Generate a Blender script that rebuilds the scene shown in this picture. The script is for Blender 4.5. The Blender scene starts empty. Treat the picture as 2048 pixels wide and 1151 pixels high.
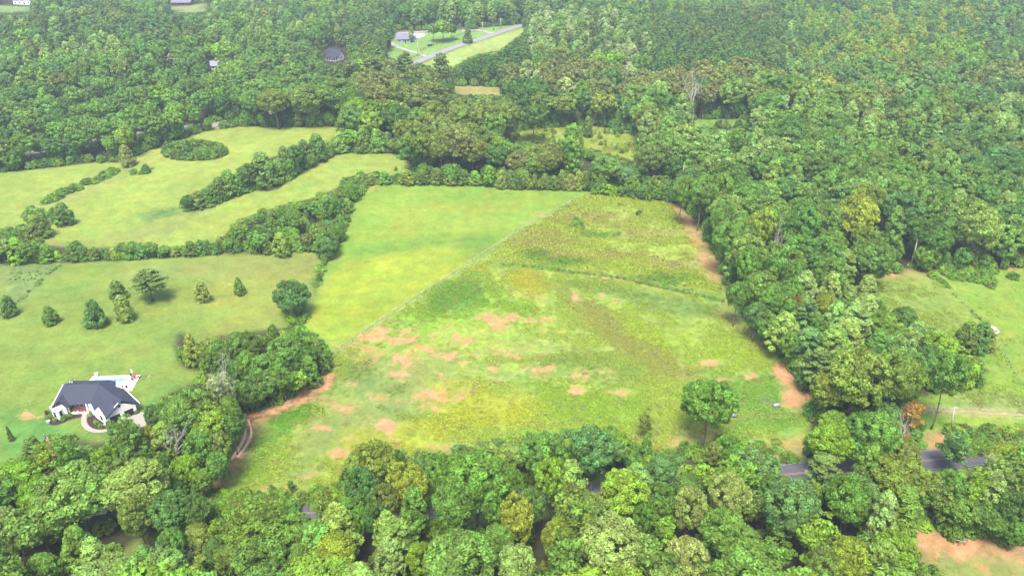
import bpy, math, random
import numpy as np
from mathutils import Vector

# ------------------------------------------------------------------ camera, world, sun, exposure
S = bpy.context.scene
COL = S.collection
CAM_H, PITCH, FPX = 120.0, math.radians(28.7), 1593.0
cam_d = bpy.data.cameras.new('camera')
cam_d.lens = 28.0; cam_d.sensor_width = 36.0; cam_d.clip_start = 1.0; cam_d.clip_end = 12000
cam = bpy.data.objects.new('camera', cam_d); COL.objects.link(cam)
cam.location = (0, 0, CAM_H); cam.rotation_euler = (math.pi/2 - PITCH, 0, 0)
S.camera = cam

SUN_EL, SUN_AZ = math.radians(64), math.radians(192)      # azimuth clockwise from +Y
W = bpy.data.worlds.new('World'); S.world = W; W.use_nodes = True
nt = W.node_tree; nt.nodes.clear()
wo = nt.nodes.new('ShaderNodeOutputWorld'); bg = nt.nodes.new('ShaderNodeBackground'); sky = nt.nodes.new('ShaderNodeTexSky')
sky.sky_type = 'NISHITA'; sky.sun_disc = False; sky.sun_elevation = SUN_EL; sky.sun_rotation = SUN_AZ
sky.air_density = 1.0; sky.dust_density = 3.0; sky.ozone_density = 0.6
bg.inputs[1].default_value = 0.14
nt.links.new(sky.outputs[0], bg.inputs[0]); nt.links.new(bg.outputs[0], wo.inputs[0])
sd = bpy.data.lights.new('sun', 'SUN'); sd.energy = 2.7; sd.angle = math.radians(19); sd.color = (1, 0.955, 0.88)
sun = bpy.data.objects.new('sun', sd); COL.objects.link(sun)
to_sun = Vector((math.sin(SUN_AZ)*math.cos(SUN_EL), math.cos(SUN_AZ)*math.cos(SUN_EL), math.sin(SUN_EL)))
sun.rotation_euler = to_sun.to_track_quat('Z', 'Y').to_euler()
sun.location = (0, 0, 300)
S.view_settings.view_transform = 'Standard'; S.view_settings.look = 'None'
S.view_settings.gamma = 1.0; S.view_settings.exposure = 1.36
try: S.view_settings.use_curve_mapping = False
except Exception: pass
S.render.engine = 'CYCLES'
S.cycles.max_bounces = 6; S.cycles.diffuse_bounces = 3; S.cycles.glossy_bounces = 2
S.cycles.transmission_bounces = 3; S.cycles.volume_bounces = 0; S.cycles.transparent_max_bounces = 6
S.cycles.use_denoising = True

rng = np.random.default_rng(7)
random.seed(7)

# ------------------------------------------------------------------ terrain and where a pixel of the photograph lies on it
def vnoise(x, y, s, seed=0):
    x = np.asarray(x, float)/s + seed*17.31; y = np.asarray(y, float)/s - seed*9.77
    xi = np.floor(x); yi = np.floor(y); fx = x-xi; fy = y-yi
    fx = fx*fx*(3-2*fx); fy = fy*fy*(3-2*fy)
    def h(a, b):
        v = np.sin(a*127.1 + b*311.7 + seed*74.7)*43758.5453
        return v-np.floor(v)
    a = h(xi, yi); b = h(xi+1, yi); c = h(xi, yi+1); d = h(xi+1, yi+1)
    return (a*(1-fx)+b*fx)*(1-fy)+(c*(1-fx)+d*fx)*fy
def fbm(x, y, s, seed=0, o=4):
    r = 0; a = 0.5; t = 0
    for k in range(o):
        r = r + a*vnoise(x, y, s/2**k, seed+k*3); t += a; a *= 0.5
    return r/t
FLAT = [(-101, 158, 17), (-90, 166, 10)]
def raw_T(x, y):
    far = np.clip((y-330)/400, 0, 1)
    z = (1.1*np.sin(x/37+0.7)*np.cos(y/41+0.4) + 0.7*np.sin((x+y)/29) + 0.35*np.sin((x-0.6*y)/13.0+1.0))
    z = z + far*(5*np.sin(x/120+1.1)*np.sin(y/105) + 3*np.sin(x/61+y/77))
    return z
FZ = [float(raw_T(np.array(a*1.0), np.array(b*1.0))) for a, b, r in FLAT]
def T(x, y):
    x = np.asarray(x, float); y = np.asarray(y, float)
    z = raw_T(x, y)
    for (a, b, r), fz in zip(FLAT[:1], FZ[:1]):
        w = np.exp(-(((x-a)**2+(y-b)**2)/r**2)**2)
        z = z*(1-w)+fz*w
    return z
CP, SP = math.cos(PITCH), math.sin(PITCH)
def proj(x, y, z):
    D = y*CP-(z-CAM_H)*SP; V = y*SP+(z-CAM_H)*CP
    return 1024+FPX*x/D, 575.5-FPX*V/D, D
def unp(px, py, h=0.0):                                   # the point h metres above the ground seen at this pixel
    u = (px-1024)/FPX; v = (575.5-py)/FPX
    dy = CP+v*SP; dz = -SP+v*CP
    z = h
    for _ in range(8):
        t = (z-CAM_H)/dz; x = u*t; y = dy*t
        z = float(T(x, y))+h
    return x, y
def unpf(px, py, z):
    u = (px-1024)/FPX; v = (575.5-py)/FPX
    t = (z-CAM_H)/(-SP+v*CP)
    return Vector((u*t, (CP+v*SP)*t, z))
def inside(P, X, Y):
    X = np.asarray(X, float); Y = np.asarray(Y, float); r = np.zeros(X.shape, bool); n = len(P)
    for i in range(n):
        x1, y1 = P[i]; x2, y2 = P[(i+1) % n]
        if y1 == y2: continue
        c = ((y1 > Y) != (y2 > Y)) & (X < (x2-x1)*(Y-y1)/(y2-y1)+x1)
        r ^= c
    return r
def edge_dist(P, X, Y, closed=True):
    d = np.full(np.shape(X), 1e9); n = len(P)
    for i in range(n if closed else n-1):
        x1, y1 = P[i]; x2, y2 = P[(i+1) % n]; L = (x2-x1)**2+(y2-y1)**2+1e-9
        t = np.clip(((X-x1)*(x2-x1)+(Y-y1)*(y2-y1))/L, 0, 1)
        d = np.minimum(d, np.hypot(X-x1-t*(x2-x1), Y-y1-t*(y2-y1)))
    return d

# ------------------------------------------------------------------ where the open ground lies (outlines read off the photograph, laid on the ground)
OPEN = {
 'field': [(655,735),(610,775),(560,805),(500,828),(492,832),(470,880),(440,930),(410,1004),(480,1000),(520,1008),(600,1012),(660,985),(690,955),(700,925),(725,890),(800,900),(830,915),(900,905),(960,890),(1050,870),(1130,866),(1250,868),(1270,900),(1320,905),(1380,890),(1460,880),(1540,880),(1608,905),(1612,860),(1618,800),(1592,760),(1560,702),(1500,655),(1470,605),(1445,560),(1440,525),(1400,455),(1358,405),(1200,388),(1180,380),(1000,373),(800,366),(735,371),(705,410),(690,470),(668,503),(650,530),(640,562),(632,582),(632,600),(605,640),(592,655),(640,680),(660,712)],
 'lawn': [(-260,527),(0,525),(130,523),(300,516),(640,502),(650,515),(630,560),(632,600),(590,655),(530,660),(440,670),(400,690),(360,668),(350,700),(365,730),(400,738),(420,750),(390,765),(330,792),(312,812),(300,840),(240,850),(215,880),(195,890),(150,873),(120,872),(90,885),(70,905),(30,925),(0,935),(-260,940)],
 'upper': [(-260,365),(0,345),(30,341),(180,326),(240,325),(300,300),(330,290),(400,266),(430,258),(480,253),(690,256),(690,266),(655,286),(600,291),(560,308),(500,332),(470,347),(430,362),(372,400),(362,416),(385,428),(420,414),(480,388),(520,378),(570,368),(600,348),(650,318),(690,306),(790,306),(832,336),(800,347),(780,352),(740,346),(700,352),(680,372),(640,392),(560,412),(520,422),(480,442),(440,482),(360,497),(250,497),(130,492),(90,487),(40,470),(0,460),(-260,430)],
 'strip': [(900,171),(1000,174),(1002,192),(910,190)],
 'roadfield': [(838,130),(860,118),(900,103),(950,84),(1045,53),(1056,60),(1000,102),(950,110),(908,134),(890,140)],
 'farlawn': [(770,112),(790,66),(870,62),(950,58),(1000,52),(1045,48),(1045,54),(930,90),(850,120),(800,128)],
 'notch': [(1378,240),(1495,238),(1488,253),(1388,256)],
 'young': [(1010,266),(1100,256),(1180,250),(1262,262),(1278,290),(1268,322),(1220,312),(1180,300),(1100,286),(1020,286)],
 'right': [(1690,567),(1730,553),(1850,541),(2048,538),(2300,540),(2300,880),(2048,868),(1960,860),(1905,852),(1880,890),(1850,905),(1838,876),(1830,846),(1795,824),(1795,802),(1845,792),(1905,782),(1962,772),(1966,738),(1930,700),(1880,680),(1850,652),(1790,640),(1762,600),(1722,574)],
 'dirtlot': [(1800,1012),(1832,1045),(1900,1078),(2048,1094),(2300,1100),(2300,1400),(1900,1400),(1856,1151),(1838,1110),(1802,1062)],
 'toplawn': [(-60,10),(60,9),(62,24),(-60,30)],
 'cabinlawn': [(335,12),(420,6),(415,24),(345,27)],
 'roadgap': [(425,247),(482,237),(486,246),(432,259)],
}
SUBTREE = [(597,1017,628,1029), (1577,937,1611,956), (1849,910,1874,931)]   # road glimpses through the trees
HOUSEBOX = [(100,750,290,862), (792,60,836,88), (648,96,695,124), (0,0,64,12), (338,0,392,13)]
OPEN_W = {k: [unp(*p) for p in v] for k, v in OPEN.items()}

ROADS = {
 'lower': ([(300,1110),(400,1078),(490,1050),(590,1027),(820,1018),(1120,992),(1350,972),(1590,947),(1860,920),(2060,902),(2400,880)], 6.4),
 'upper': ([(-150,340),(20,316),(150,288),(300,266),(425,252),(485,241),(600,212),(740,165),(835,124),(900,98),(970,75),(1045,51),(1110,34),(1200,10)], 6.2),
}
ROADS_W = {k: ([unp(*p) for p in v], w) for k, (v, w) in ROADS.items()}

def smooth_line(P, step):
    P = [np.array(p, float) for p in P]; out = []
    P = [2*P[0]-P[1]]+P+[2*P[-1]-P[-2]]
    for i in range(1, len(P)-2):
        n = max(2, int(np.linalg.norm(P[i+1]-P[i])/step))
        for k in range(n):
            t = k/n
            out.append(0.5*((2*P[i])+(-P[i-1]+P[i+1])*t+(2*P[i-1]-5*P[i]+4*P[i+1]-P[i+2])*t*t+(-P[i-1]+3*P[i]-3*P[i+1]+P[i+2])*t**3))
    out.append(P[-2]); return out

# ------------------------------------------------------------------ materials
def new_mat(name):
    m = bpy.data.materials.new(name); m.use_nodes = True; t = m.node_tree; t.nodes.clear()
    o = t.nodes.new('ShaderNodeOutputMaterial'); return m, t, o
def N(t, typ, **kw):
    n = t.nodes.new(typ)
    for k, v in kw.items():
        if k == 'i':
            for a, b in v.items(): n.inputs[a].default_value = b
        else: setattr(n, k, v)
    return n
def simple(name, col, rough=0.7, noise=0.12, scale=2.0, metal=0.0, bump=0.0, spec=0.3):
    m, t, o = new_mat(name)
    p = N(t, 'ShaderNodeBsdfPrincipled', i={'Roughness': rough, 'Metallic': metal, 'Specular IOR Level': spec})
    g = N(t, 'ShaderNodeTexCoord'); nz = N(t, 'ShaderNodeTexNoise', i={'Scale': scale, 'Detail': 5.0})
    t.links.new(g.outputs['Object'], nz.inputs['Vector'])
    r = N(t, 'ShaderNodeMapRange', i={'From Min': 0.3, 'From Max': 0.7, 'To Min': 1-noise, 'To Max': 1+noise})
    t.links.new(nz.outputs[0], r.inputs[0])
    mx = N(t, 'ShaderNodeVectorMath', operation='SCALE'); mx.inputs[0].default_value = col
    t.links.new(r.outputs[0], mx.inputs['Scale']); t.links.new(mx.outputs[0], p.inputs['Base Color'])
    if bump:
        b = N(t, 'ShaderNodeBump', i={'Strength': bump, 'Distance': 0.05}); t.links.new(nz.outputs[0], b.inputs['Height']); t.links.new(b.outputs[0], p.inputs['Normal'])
    t.links.new(p.outputs[0], o.inputs[0]); return m
def leaf_mat(name, rough=0.55, trans=0.34, k=1.0):
    m, t, o = new_mat(name)
    at = N(t, 'ShaderNodeAttribute', attribute_type='INSTANCER', attribute_name='tint')
    va = N(t, 'ShaderNodeAttribute', attribute_type='GEOMETRY', attribute_name='var')
    sep = N(t, 'ShaderNodeSeparateColor'); t.links.new(va.outputs['Color'], sep.inputs[0])
    # each spray of leaves a little different in value and hue, as real foliage is
    a = N(t, 'ShaderNodeMapRange', i={'To Min': 1-.38*k, 'To Max': 1+.38*k}); t.links.new(sep.outputs[0], a.inputs[0])
    b = N(t, 'ShaderNodeMapRange', i={'To Min': 1-.28*k, 'To Max': 1+.28*k}); t.links.new(sep.outputs[1], b.inputs[0])
    mu = N(t, 'ShaderNodeMath', operation='MULTIPLY'); t.links.new(a.outputs[0], mu.inputs[0]); t.links.new(b.outputs[0], mu.inputs[1])
    vm = N(t, 'ShaderNodeVectorMath', operation='SCALE'); t.links.new(at.outputs['Color'], vm.inputs[0]); t.links.new(mu.outputs[0], vm.inputs['Scale'])
    hs = N(t, 'ShaderNodeHueSaturation'); t.links.new(vm.outputs[0], hs.inputs['Color'])
    hh = N(t, 'ShaderNodeMapRange', i={'To Min': 0.478, 'To Max': 0.522}); t.links.new(sep.outputs[2], hh.inputs[0]); t.links.new(hh.outputs[0], hs.inputs['Hue'])
    p = N(t, 'ShaderNodeBsdfPrincipled', i={'Roughness': rough, 'Specular IOR Level': 0.12})
    t.links.new(hs.outputs[0], p.inputs['Base Color'])
    tr = N(t, 'ShaderNodeBsdfTranslucent'); t.links.new(hs.outputs[0], tr.inputs[0])
    ms = N(t, 'ShaderNodeMixShader', i={0: trans}); t.links.new(p.outputs[0], ms.inputs[1]); t.links.new(tr.outputs[0], ms.inputs[2])
    t.links.new(ms.outputs[0], o.inputs[0]); return m
M = {}
M['leaf'] = leaf_mat('foliage')
M['needle'] = leaf_mat('needles', 0.7, 0.12)
M['weed'] = leaf_mat('weed_leaves', 0.6, 0.42, 0.45)
M['bark'] = simple('bark', (0.16, 0.125, 0.095), 0.9, 0.3, 3, bump=0.4)
M['palebark'] = simple('pale_bark', (0.42, 0.38, 0.33), 0.9, 0.25, 3, bump=0.3)
M['asphalt'] = simple('asphalt', (0.085, 0.082, 0.10), 0.85, 0.15, 1.2, bump=0.2)
M['oldasphalt'] = simple('worn_asphalt', (0.22, 0.21, 0.22), 0.9, 0.12, 0.8)
M['yellowline'] = simple('yellow_road_paint', (0.28, 0.20, 0.07), 0.7)
M['concrete'] = simple('concrete', (0.29, 0.265, 0.225), 0.85, 0.06, 1.5)
M['whitedeck'] = simple('pool_deck_concrete', (0.78, 0.77, 0.74), 0.8, 0.04, 1.5)
M['white'] = simple('white_siding', (0.80, 0.80, 0.79), 0.6, 0.03, 1.0)
M['glass'] = simple('window_glass', (0.03, 0.04, 0.06), 0.12, 0.2, 0.5, spec=0.6)
M['dark'] = simple('dark_opening', (0.02, 0.02, 0.022), 0.8)
M['mulch'] = simple('dark_mulch', (0.045, 0.022, 0.028), 0.95, 0.5, 4, bump=0.8)
M['post'] = simple('weathered_post', (0.20, 0.16, 0.12), 0.9, 0.25, 6)
M['palepost'] = simple('grey_pole_wood', (0.45, 0.42, 0.38), 0.9, 0.15, 4)
M['wire'] = simple('wire', (0.35, 0.34, 0.32), 0.5, 0.1, 4, metal=0.6)
M['black'] = simple('black_plastic', (0.02, 0.02, 0.022), 0.5)
M['red'] = simple('red_paint', (0.28, 0.05, 0.04), 0.6)
M['pinkroof'] = simple('pink_weathered_roof', (0.62, 0.36, 0.30), 0.8, 0.12, 1.2)
M['metal'] = simple('galvanised_metal', (0.26, 0.27, 0.28), 0.4, 0.12, 2, metal=0.3)
M['whiteplastic'] = simple('white_paint', (0.8, 0.8, 0.82), 0.5)
M['greenmetal'] = simple('dark_green_paint', (0.02, 0.07, 0.055), 0.6)
M['cabin'] = simple('stained_timber', (0.20, 0.075, 0.055), 0.85, 0.2, 2)
M['greysiding'] = simple('grey_siding', (0.30, 0.32, 0.42), 0.7, 0.06, 2)
M['water'] = simple('pool_water', (0.10, 0.32, 0.50), 0.05, 0.1, 1, spec=0.6)
M['flagred'] = simple('flag_red', (0.5, 0.06, 0.06), 0.8)
M['flagblue'] = simple('flag_blue', (0.04, 0.06, 0.25), 0.8)
M['stone'] = simple('pale_stone', (0.5, 0.48, 0.44), 0.9, 0.2, 3)

def roof_mat(name, col):
    m, t, o = new_mat(name)
    p = N(t, 'ShaderNodeBsdfPrincipled', i={'Roughness': 0.75, 'Specular IOR Level': 0.35})
    g = N(t, 'ShaderNodeTexCoord')
    mp = N(t, 'ShaderNodeMapping', i={'Scale': (1, 1, 3.0)})
    t.links.new(g.outputs['Object'], mp.inputs[0])
    nz = N(t, 'ShaderNodeTexNoise', i={'Scale': 3.5, 'Detail': 6.0}); t.links.new(mp.outputs[0], nz.inputs[0])
    wv = N(t, 'ShaderNodeTexWave', i={'Scale': 2.2, 'Distortion': 0.6}, bands_direction='Z'); t.links.new(g.outputs['Object'], wv.inputs[0])
    ad = N(t, 'ShaderNodeMath', operation='MULTIPLY_ADD', i={1: 0.22, 2: 0.0}); t.links.new(wv.outputs[1], ad.inputs[0]); t.links.new(nz.outputs[0], ad.inputs[2])
    r = N(t, 'ShaderNodeMapRange', i={'From Min': 0.3, 'From Max': 0.9, 'To Min': 0.75, 'To Max': 1.3}); t.links.new(ad.outputs[0], r.inputs[0])
    mx = N(t, 'ShaderNodeVectorMath', operation='SCALE'); mx.inputs[0].default_value = col
    t.links.new(r.outputs[0], mx.inputs['Scale']); t.links.new(mx.outputs[0], p.inputs['Base Color'])
    t.links.new(p.outputs[0], o.inputs[0]); return m
M['shingle'] = roof_mat('dark_shingles', (0.036, 0.038, 0.062))
M['greyshingle'] = roof_mat('grey_shingles', (0.16, 0.15, 0.20))

def ground_mat():
    m, t, o = new_mat('meadow_and_soil')
    L = t.links.new
    p = N(t, 'ShaderNodeBsdfPrincipled', i={'Roughness': 0.95, 'Specular IOR Level': 0.1})
    g = N(t, 'ShaderNodeNewGeometry')
    ca = N(t, 'ShaderNodeAttribute', attribute_type='GEOMETRY', attribute_name='base')
    ma = N(t, 'ShaderNodeAttribute', attribute_type='GEOMETRY', attribute_name='msk')
    sp = N(t, 'ShaderNodeSeparateColor'); L(ma.outputs['Color'], sp.inputs[0])
    def noise(scale, detail=5, rough=0.55, vec=None, dist=0.0):
        n = N(t, 'ShaderNodeTexNoise', i={'Scale': scale, 'Detail': detail, 'Roughness': rough, 'Distortion': dist}); L(vec or g.outputs['Position'], n.inputs['Vector']); return n.outputs[0]
    def rng_(x, a, b, c, d):
        r = N(t, 'ShaderNodeMapRange', i={'From Min': a, 'From Max': b, 'To Min': c, 'To Max': d}); L(x, r.inputs[0]); return r.outputs[0]
    def mth(op, a, b):
        n = N(t, 'ShaderNodeMath', operation=op)
        for k, v in enumerate((a, b)):
            if isinstance(v, (int, float)): n.inputs[k].default_value = v
            else: L(v, n.inputs[k])
        return n.outputs[0]
    # grass value: broad, medium and fine variation; the fine one grows with the roughness mask
    n1 = rng_(noise(0.035, 4), 0.3, 0.7, 0.88, 1.12)
    n2 = rng_(noise(0.22, 6, 0.66), 0.3, 0.7, 0.80, 1.2)
    fine = noise(1.1, 6, 0.7)
    f_s = rng_(fine, 0.3, 0.7, 0.78, 1.22)
    f_r = rng_(noise(0.55, 7, 0.72, dist=0.6), 0.32, 0.68, 0.55, 1.4)
    mixf = N(t, 'ShaderNodeMix', data_type='FLOAT'); L(sp.outputs[1], mixf.inputs[0]); L(f_s, mixf.inputs[2]); L(f_r, mixf.inputs[3])
    val = mth('MULTIPLY', mth('MULTIPLY', n1, n2), mixf.outputs[0])
    vs = N(t, 'ShaderNodeVectorMath', operation='SCALE'); L(ca.outputs['Color'], vs.inputs[0]); L(val, vs.inputs['Scale'])
    hs = N(t, 'ShaderNodeHueSaturation'); L(vs.outputs[0], hs.inputs['Color'])
    L(rng_(noise(0.09, 6, 0.65), 0.3, 0.7, 0.477, 0.523), hs.inputs['Hue'])
    # straw coloured stems among the grass
    mp = N(t, 'ShaderNodeMapping', i={'Scale': (1.0, 0.28, 1.0), 'Rotation': (0, 0, 0.5)}); L(g.outputs['Position'], mp.inputs[0])
    straw = rng_(noise(0.6, 6, 0.7, mp.outputs[0]), 0.5, 0.7, 0, 1)
    sm = N(t, 'ShaderNodeMix', data_type='RGBA'); L(mth('MULTIPLY', straw, sp.outputs[2]), sm.inputs[0]); L(hs.outputs[0], sm.inputs[6]); sm.inputs[7].default_value = (0.25, 0.22, 0.085, 1)
    # bare soil, ragged edge from noise
    sn = mth('ADD', noise(0.16, 8, 0.68, dist=0.8), mth('MULTIPLY', noise(0.9, 5, 0.7), 0.35))      # ~0.35..1.0
    sf = rng_(mth('ADD', sp.outputs[0], mth('MULTIPLY', mth('SUBTRACT', sn, 0.675), 3.6)), 0.48, 1.0, 0, 1)
    has = rng_(sp.outputs[0], 0.02, 0.12, 0, 1)
    sf = mth('MULTIPLY', sf, has)
    sc = N(t, 'ShaderNodeMix', data_type='RGBA'); L(rng_(noise(0.5, 6, 0.7), 0.35, 0.65, 0, 1), sc.inputs[0])
    sc.inputs[6].default_value = (0.34, 0.155, 0.058, 1); sc.inputs[7].default_value = (0.38, 0.245, 0.13, 1)
    fm = N(t, 'ShaderNodeMix', data_type='RGBA'); L(sf, fm.inputs[0]); L(sm.outputs[2], fm.inputs[6]); L(sc.outputs[2], fm.inputs[7])
    L(fm.outputs[2], p.inputs['Base Color'])
    hgt = mth('ADD', mth('MULTIPLY', fine, 0.5), mth('MULTIPLY', noise(0.35, 6, 0.65), mth('ADD', sp.outputs[1], 0.25)))
    b = N(t, 'ShaderNodeBump', i={'Strength': 0.55, 'Distance': 0.5}); L(hgt, b.inputs['Height']); L(b.outputs[0], p.inputs['Normal'])
    L(p.outputs[0], o.inputs[0]); return m
M['ground'] = ground_mat()

# ------------------------------------------------------------------ object helpers
def mesh(name, V, Fs, mats=(), smooth=False):
    me = bpy.data.meshes.new(name); me.from_pydata([tuple(v) for v in V], [], Fs)
    for m in mats: me.materials.append(m)
    if smooth: me.polygons.foreach_set('use_smooth', [True]*len(me.polygons))
    me.update(); return me
def put(name, me, parent=None, loc=None, rz=None, kind=None):
    o = bpy.data.objects.new(name, me); COL.objects.link(o)
    if parent is not None: o.parent = parent
    if loc is not None: o.location = loc
    if rz is not None: o.rotation_euler = (0, 0, rz)
    if kind: o['kind'] = kind
    return o
def tag(o, label, cat, group=None, kind=None):
    o['label'] = label; o['category'] = cat
    if group: o['group'] = group
    if kind: o['kind'] = kind
    return o
class MB:
    def __init__(s): s.v = []; s.f = []; s.m = []
    def add(s, V, Fs, m=0):
        n = len(s.v); s.v += [tuple(v) for v in V]; s.f += [tuple(i+n for i in f) for f in Fs]; s.m += [m]*len(Fs); return s
    def box(s, c, d, rz=0, m=0):
        x, y, z = (k/2 for k in d); cs, sn = math.cos(rz), math.sin(rz)
        V = [(c[0]+a*cs-b*sn, c[1]+a*sn+b*cs, c[2]+e) for a, b, e in [(-x,-y,-z),(x,-y,-z),(x,y,-z),(-x,y,-z),(-x,-y,z),(x,-y,z),(x,y,z),(-x,y,z)]]
        return s.add(V, [(0,3,2,1),(4,5,6,7),(0,1,5,4),(1,2,6,5),(2,3,7,6),(3,0,4,7)], m)
    def tube(s, P, R, n=7, m=0):
        P = [Vector(p) for p in P]; V = []; Fs = []
        for i, p in enumerate(P):
            d = (P[min(i+1, len(P)-1)]-P[max(i-1, 0)]).normalized()
            u = d.cross(Vector((0.3, 0.9, 0.2))).normalized(); w = d.cross(u)
            for k in range(n):
                a = 2*math.pi*k/n; V.append(p+(u*math.cos(a)+w*math.sin(a))*R[i])
        for i in range(len(P)-1):
            for k in range(n):
                Fs.append((i*n+k, i*n+(k+1) % n, (i+1)*n+(k+1) % n, (i+1)*n+k))
        Fs.append(tuple(range(n-1, -1, -1))); Fs.append(tuple((len(P)-1)*n+k for k in range(n)))
        return s.add(V, Fs, m)
    def mesh(s, name, mats, smooth=False):
        me = mesh(name, s.v, s.f, mats, smooth)
        if len(mats) > 1: me.polygons.foreach_set('material_index', s.m)
        return me
    def obj(s, name, mats, parent=None, kind=None, smooth=False):
        if not isinstance(mats, (list, tuple)): mats = [mats]
        return put(name, s.mesh(name, mats, smooth), parent, kind=kind)

# ------------------------------------------------------------------ ground: one sheet to the horizon
def axis(lo, a, b, hi, fine, growth=1.16, cap=160):
    v = list(np.arange(a, b+1e-6, fine)); s = fine
    while v[-1] < hi: s = min(s*growth, cap); v.append(v[-1]+s)
    s = fine
    while v[0] > lo: s = min(s*growth, cap); v.insert(0, v[0]-s)
    return np.array(v)
gx = axis(-2600, -190, 215, 2600, 1.1); gy = axis(-700, 96, 440, 4200, 1.15, 1.03)
X, Y = np.meshgrid(gx, gy); nX, nY = len(gx), len(gy)
Zg = T(X, Y) + 0.12*(fbm(X, Y, 5, 3)-0.5)*(np.abs(X) < 400)
px, py, dd = proj(X, Y, Zg); px = np.where(dd > 5, px, -9999)
BASE = np.zeros(X.shape+(3,)); MSK = np.zeros(X.shape+(3,))       # msk: soil, roughness, straw
BASE[:] = (0.060, 0.062, 0.030); MSK[..., 1] = 0.8                    # leaf litter of the woods
def blend(a, col=None, soil=None, rough=None, straw=None):
    a = np.clip(a, 0, 1)
    if col is not None: BASE[:] = BASE*(1-a[..., None])+np.array(col)*a[..., None]
    for k, v in enumerate((soil, rough, straw)):
        if v is not None: MSK[..., k] = MSK[..., k]*(1-a)+v*a
WARP = fbm(X, Y, 9, 11)-0.5
def poly(P, soft=2.0, jag=3.0, world=False):
    Pw = P if world else [unp(*p) for p in P]
    xs = [p[0] for p in Pw]; ys = [p[1] for p in Pw]; pad = soft+jag+2
    i0, i1 = np.searchsorted(gx, min(xs)-pad), np.searchsorted(gx, max(xs)+pad); j0, j1 = np.searchsorted(gy, min(ys)-pad), np.searchsorted(gy, max(ys)+pad)
    r = np.zeros(X.shape); sx, sy = X[j0:j1, i0:i1], Y[j0:j1, i0:i1]
    if sx.size == 0: return r
    d = edge_dist(Pw, sx, sy); d = np.where(inside(Pw, sx, sy), d, -d)+WARP[j0:j1, i0:i1]*2*jag
    t = np.clip((d+soft)/(2*soft), 0, 1); r[j0:j1, i0:i1] = t*t*(3-2*t); return r
def line(P, w, soft=1.0, jag=0.6):
    Pw = [unp(*p) for p in P]
    xs = [p[0] for p in Pw]; ys = [p[1] for p in Pw]; pad = w+soft+3
    i0, i1 = np.searchsorted(gx, min(xs)-pad), np.searchsorted(gx, max(xs)+pad); j0, j1 = np.searchsorted(gy, min(ys)-pad), np.searchsorted(gy, max(ys)+pad)
    r = np.zeros(X.shape); sx, sy = X[j0:j1, i0:i1], Y[j0:j1, i0:i1]
    d = w/2-edge_dist(Pw, sx, sy, False)+WARP[j0:j1, i0:i1]*2*jag
    r[j0:j1, i0:i1] = np.clip((d+soft)/(2*soft), 0, 1); return r
def ell(cx, cy, rx, ry, p=1.0):
    r = np.sqrt(((px-cx)/rx)**2+((py-cy)/ry)**2); return np.clip(1.35-r*0.75, 0, 1)**p*(r < 1.8)

HAY = (0.200, 0.325, 0.046)
for k in OPEN: 
    blend(poly(OPEN_W[k], 1.5, 1.5, True), {'lawn': (0.185, 0.275, 0.050), 'upper': (0.25, 0.34, 0.062), 'right': (0.200, 0.320, 0.045), 'strip': (0.30, 0.29, 0.09), 'roadfield': (0.29, 0.39, 0.10),
        'farlawn': (0.19, 0.34, 0.08), 'notch': (0.2, 0.34, 0.06), 'young': (0.24, 0.31, 0.05), 'dirtlot': (0.27, 0.27, 0.09), 'toplawn': (0.2, 0.32, 0.09), 'cabinlawn': (0.24, 0.32, 0.11)}.get(k, (0.175, 0.290, 0.048)), rough=0.1, straw=0.12)
# hay field (upper left of the big field)
hayP = [(735,371),(800,366),(1000,373),(1182,380),(1050,458),(1000,492),(945,525),(870,568),(760,640),(658,706),(640,682),(592,655),(605,640),(632,600),(640,562),(668,503),(690,470),(705,410)]
blend(poly(hayP, 1.2, 0.8), HAY, rough=0.12, straw=0.08)
blend(poly([(690,520),(820,500),(905,492),(935,515),(940,525),(870,568),(800,612),(700,690),(640,670),(612,640),(650,570)], 1.2, 1.5), (0.262, 0.350, 0.038), straw=0.08)
blend(poly([(700,500),(900,470),(1000,470),(960,500),(900,492),(800,500),(690,520)], 5, 5)*0.6, (0.13, 0.25, 0.04))
blend(poly([(740,420),(900,400),(1080,400),(1000,440),(880,470),(760,470)], 9, 8)*0.4, (0.28, 0.33, 0.05), straw=0.25)
blend(ell(1081, 428, 26, 7)*0.75, soil=0.62)
blend(ell(742, 376, 8, 2.5), soil=0.8)
# lawn: olive towards the right, strong green round the house
blend(poly([(430,520),(640,505),(630,560),(560,650),(450,665),(380,600)], 9, 6)*0.75, (0.25, 0.29, 0.055), straw=0.25)
blend(poly([(250,530),(600,505),(640,510),(620,540),(420,560),(250,560)], 6, 6)*0.5, (0.21, 0.25, 0.075), straw=0.3)
blend(poly([(0,820),(90,835),(160,862),(200,868),(250,845),(300,790),(400,740),(330,790),(250,870),(130,875),(80,895),(0,930)], 4, 3), (0.115, 0.270, 0.055))
blend(poly([(0,530),(125,525),(40,600),(0,640)], 3, 4), (0.17, 0.26, 0.075), rough=0.7, straw=0.4)
blend(ell(55, 832, 26, 11), soil=0.8); blend(ell(88, 833, 8, 4), soil=0.8); blend(ell(386, 555, 7, 2.5), soil=0.6)
blend(ell(480, 589, 12, 5)*0.6, soil=0.5, straw=0.7)
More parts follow.
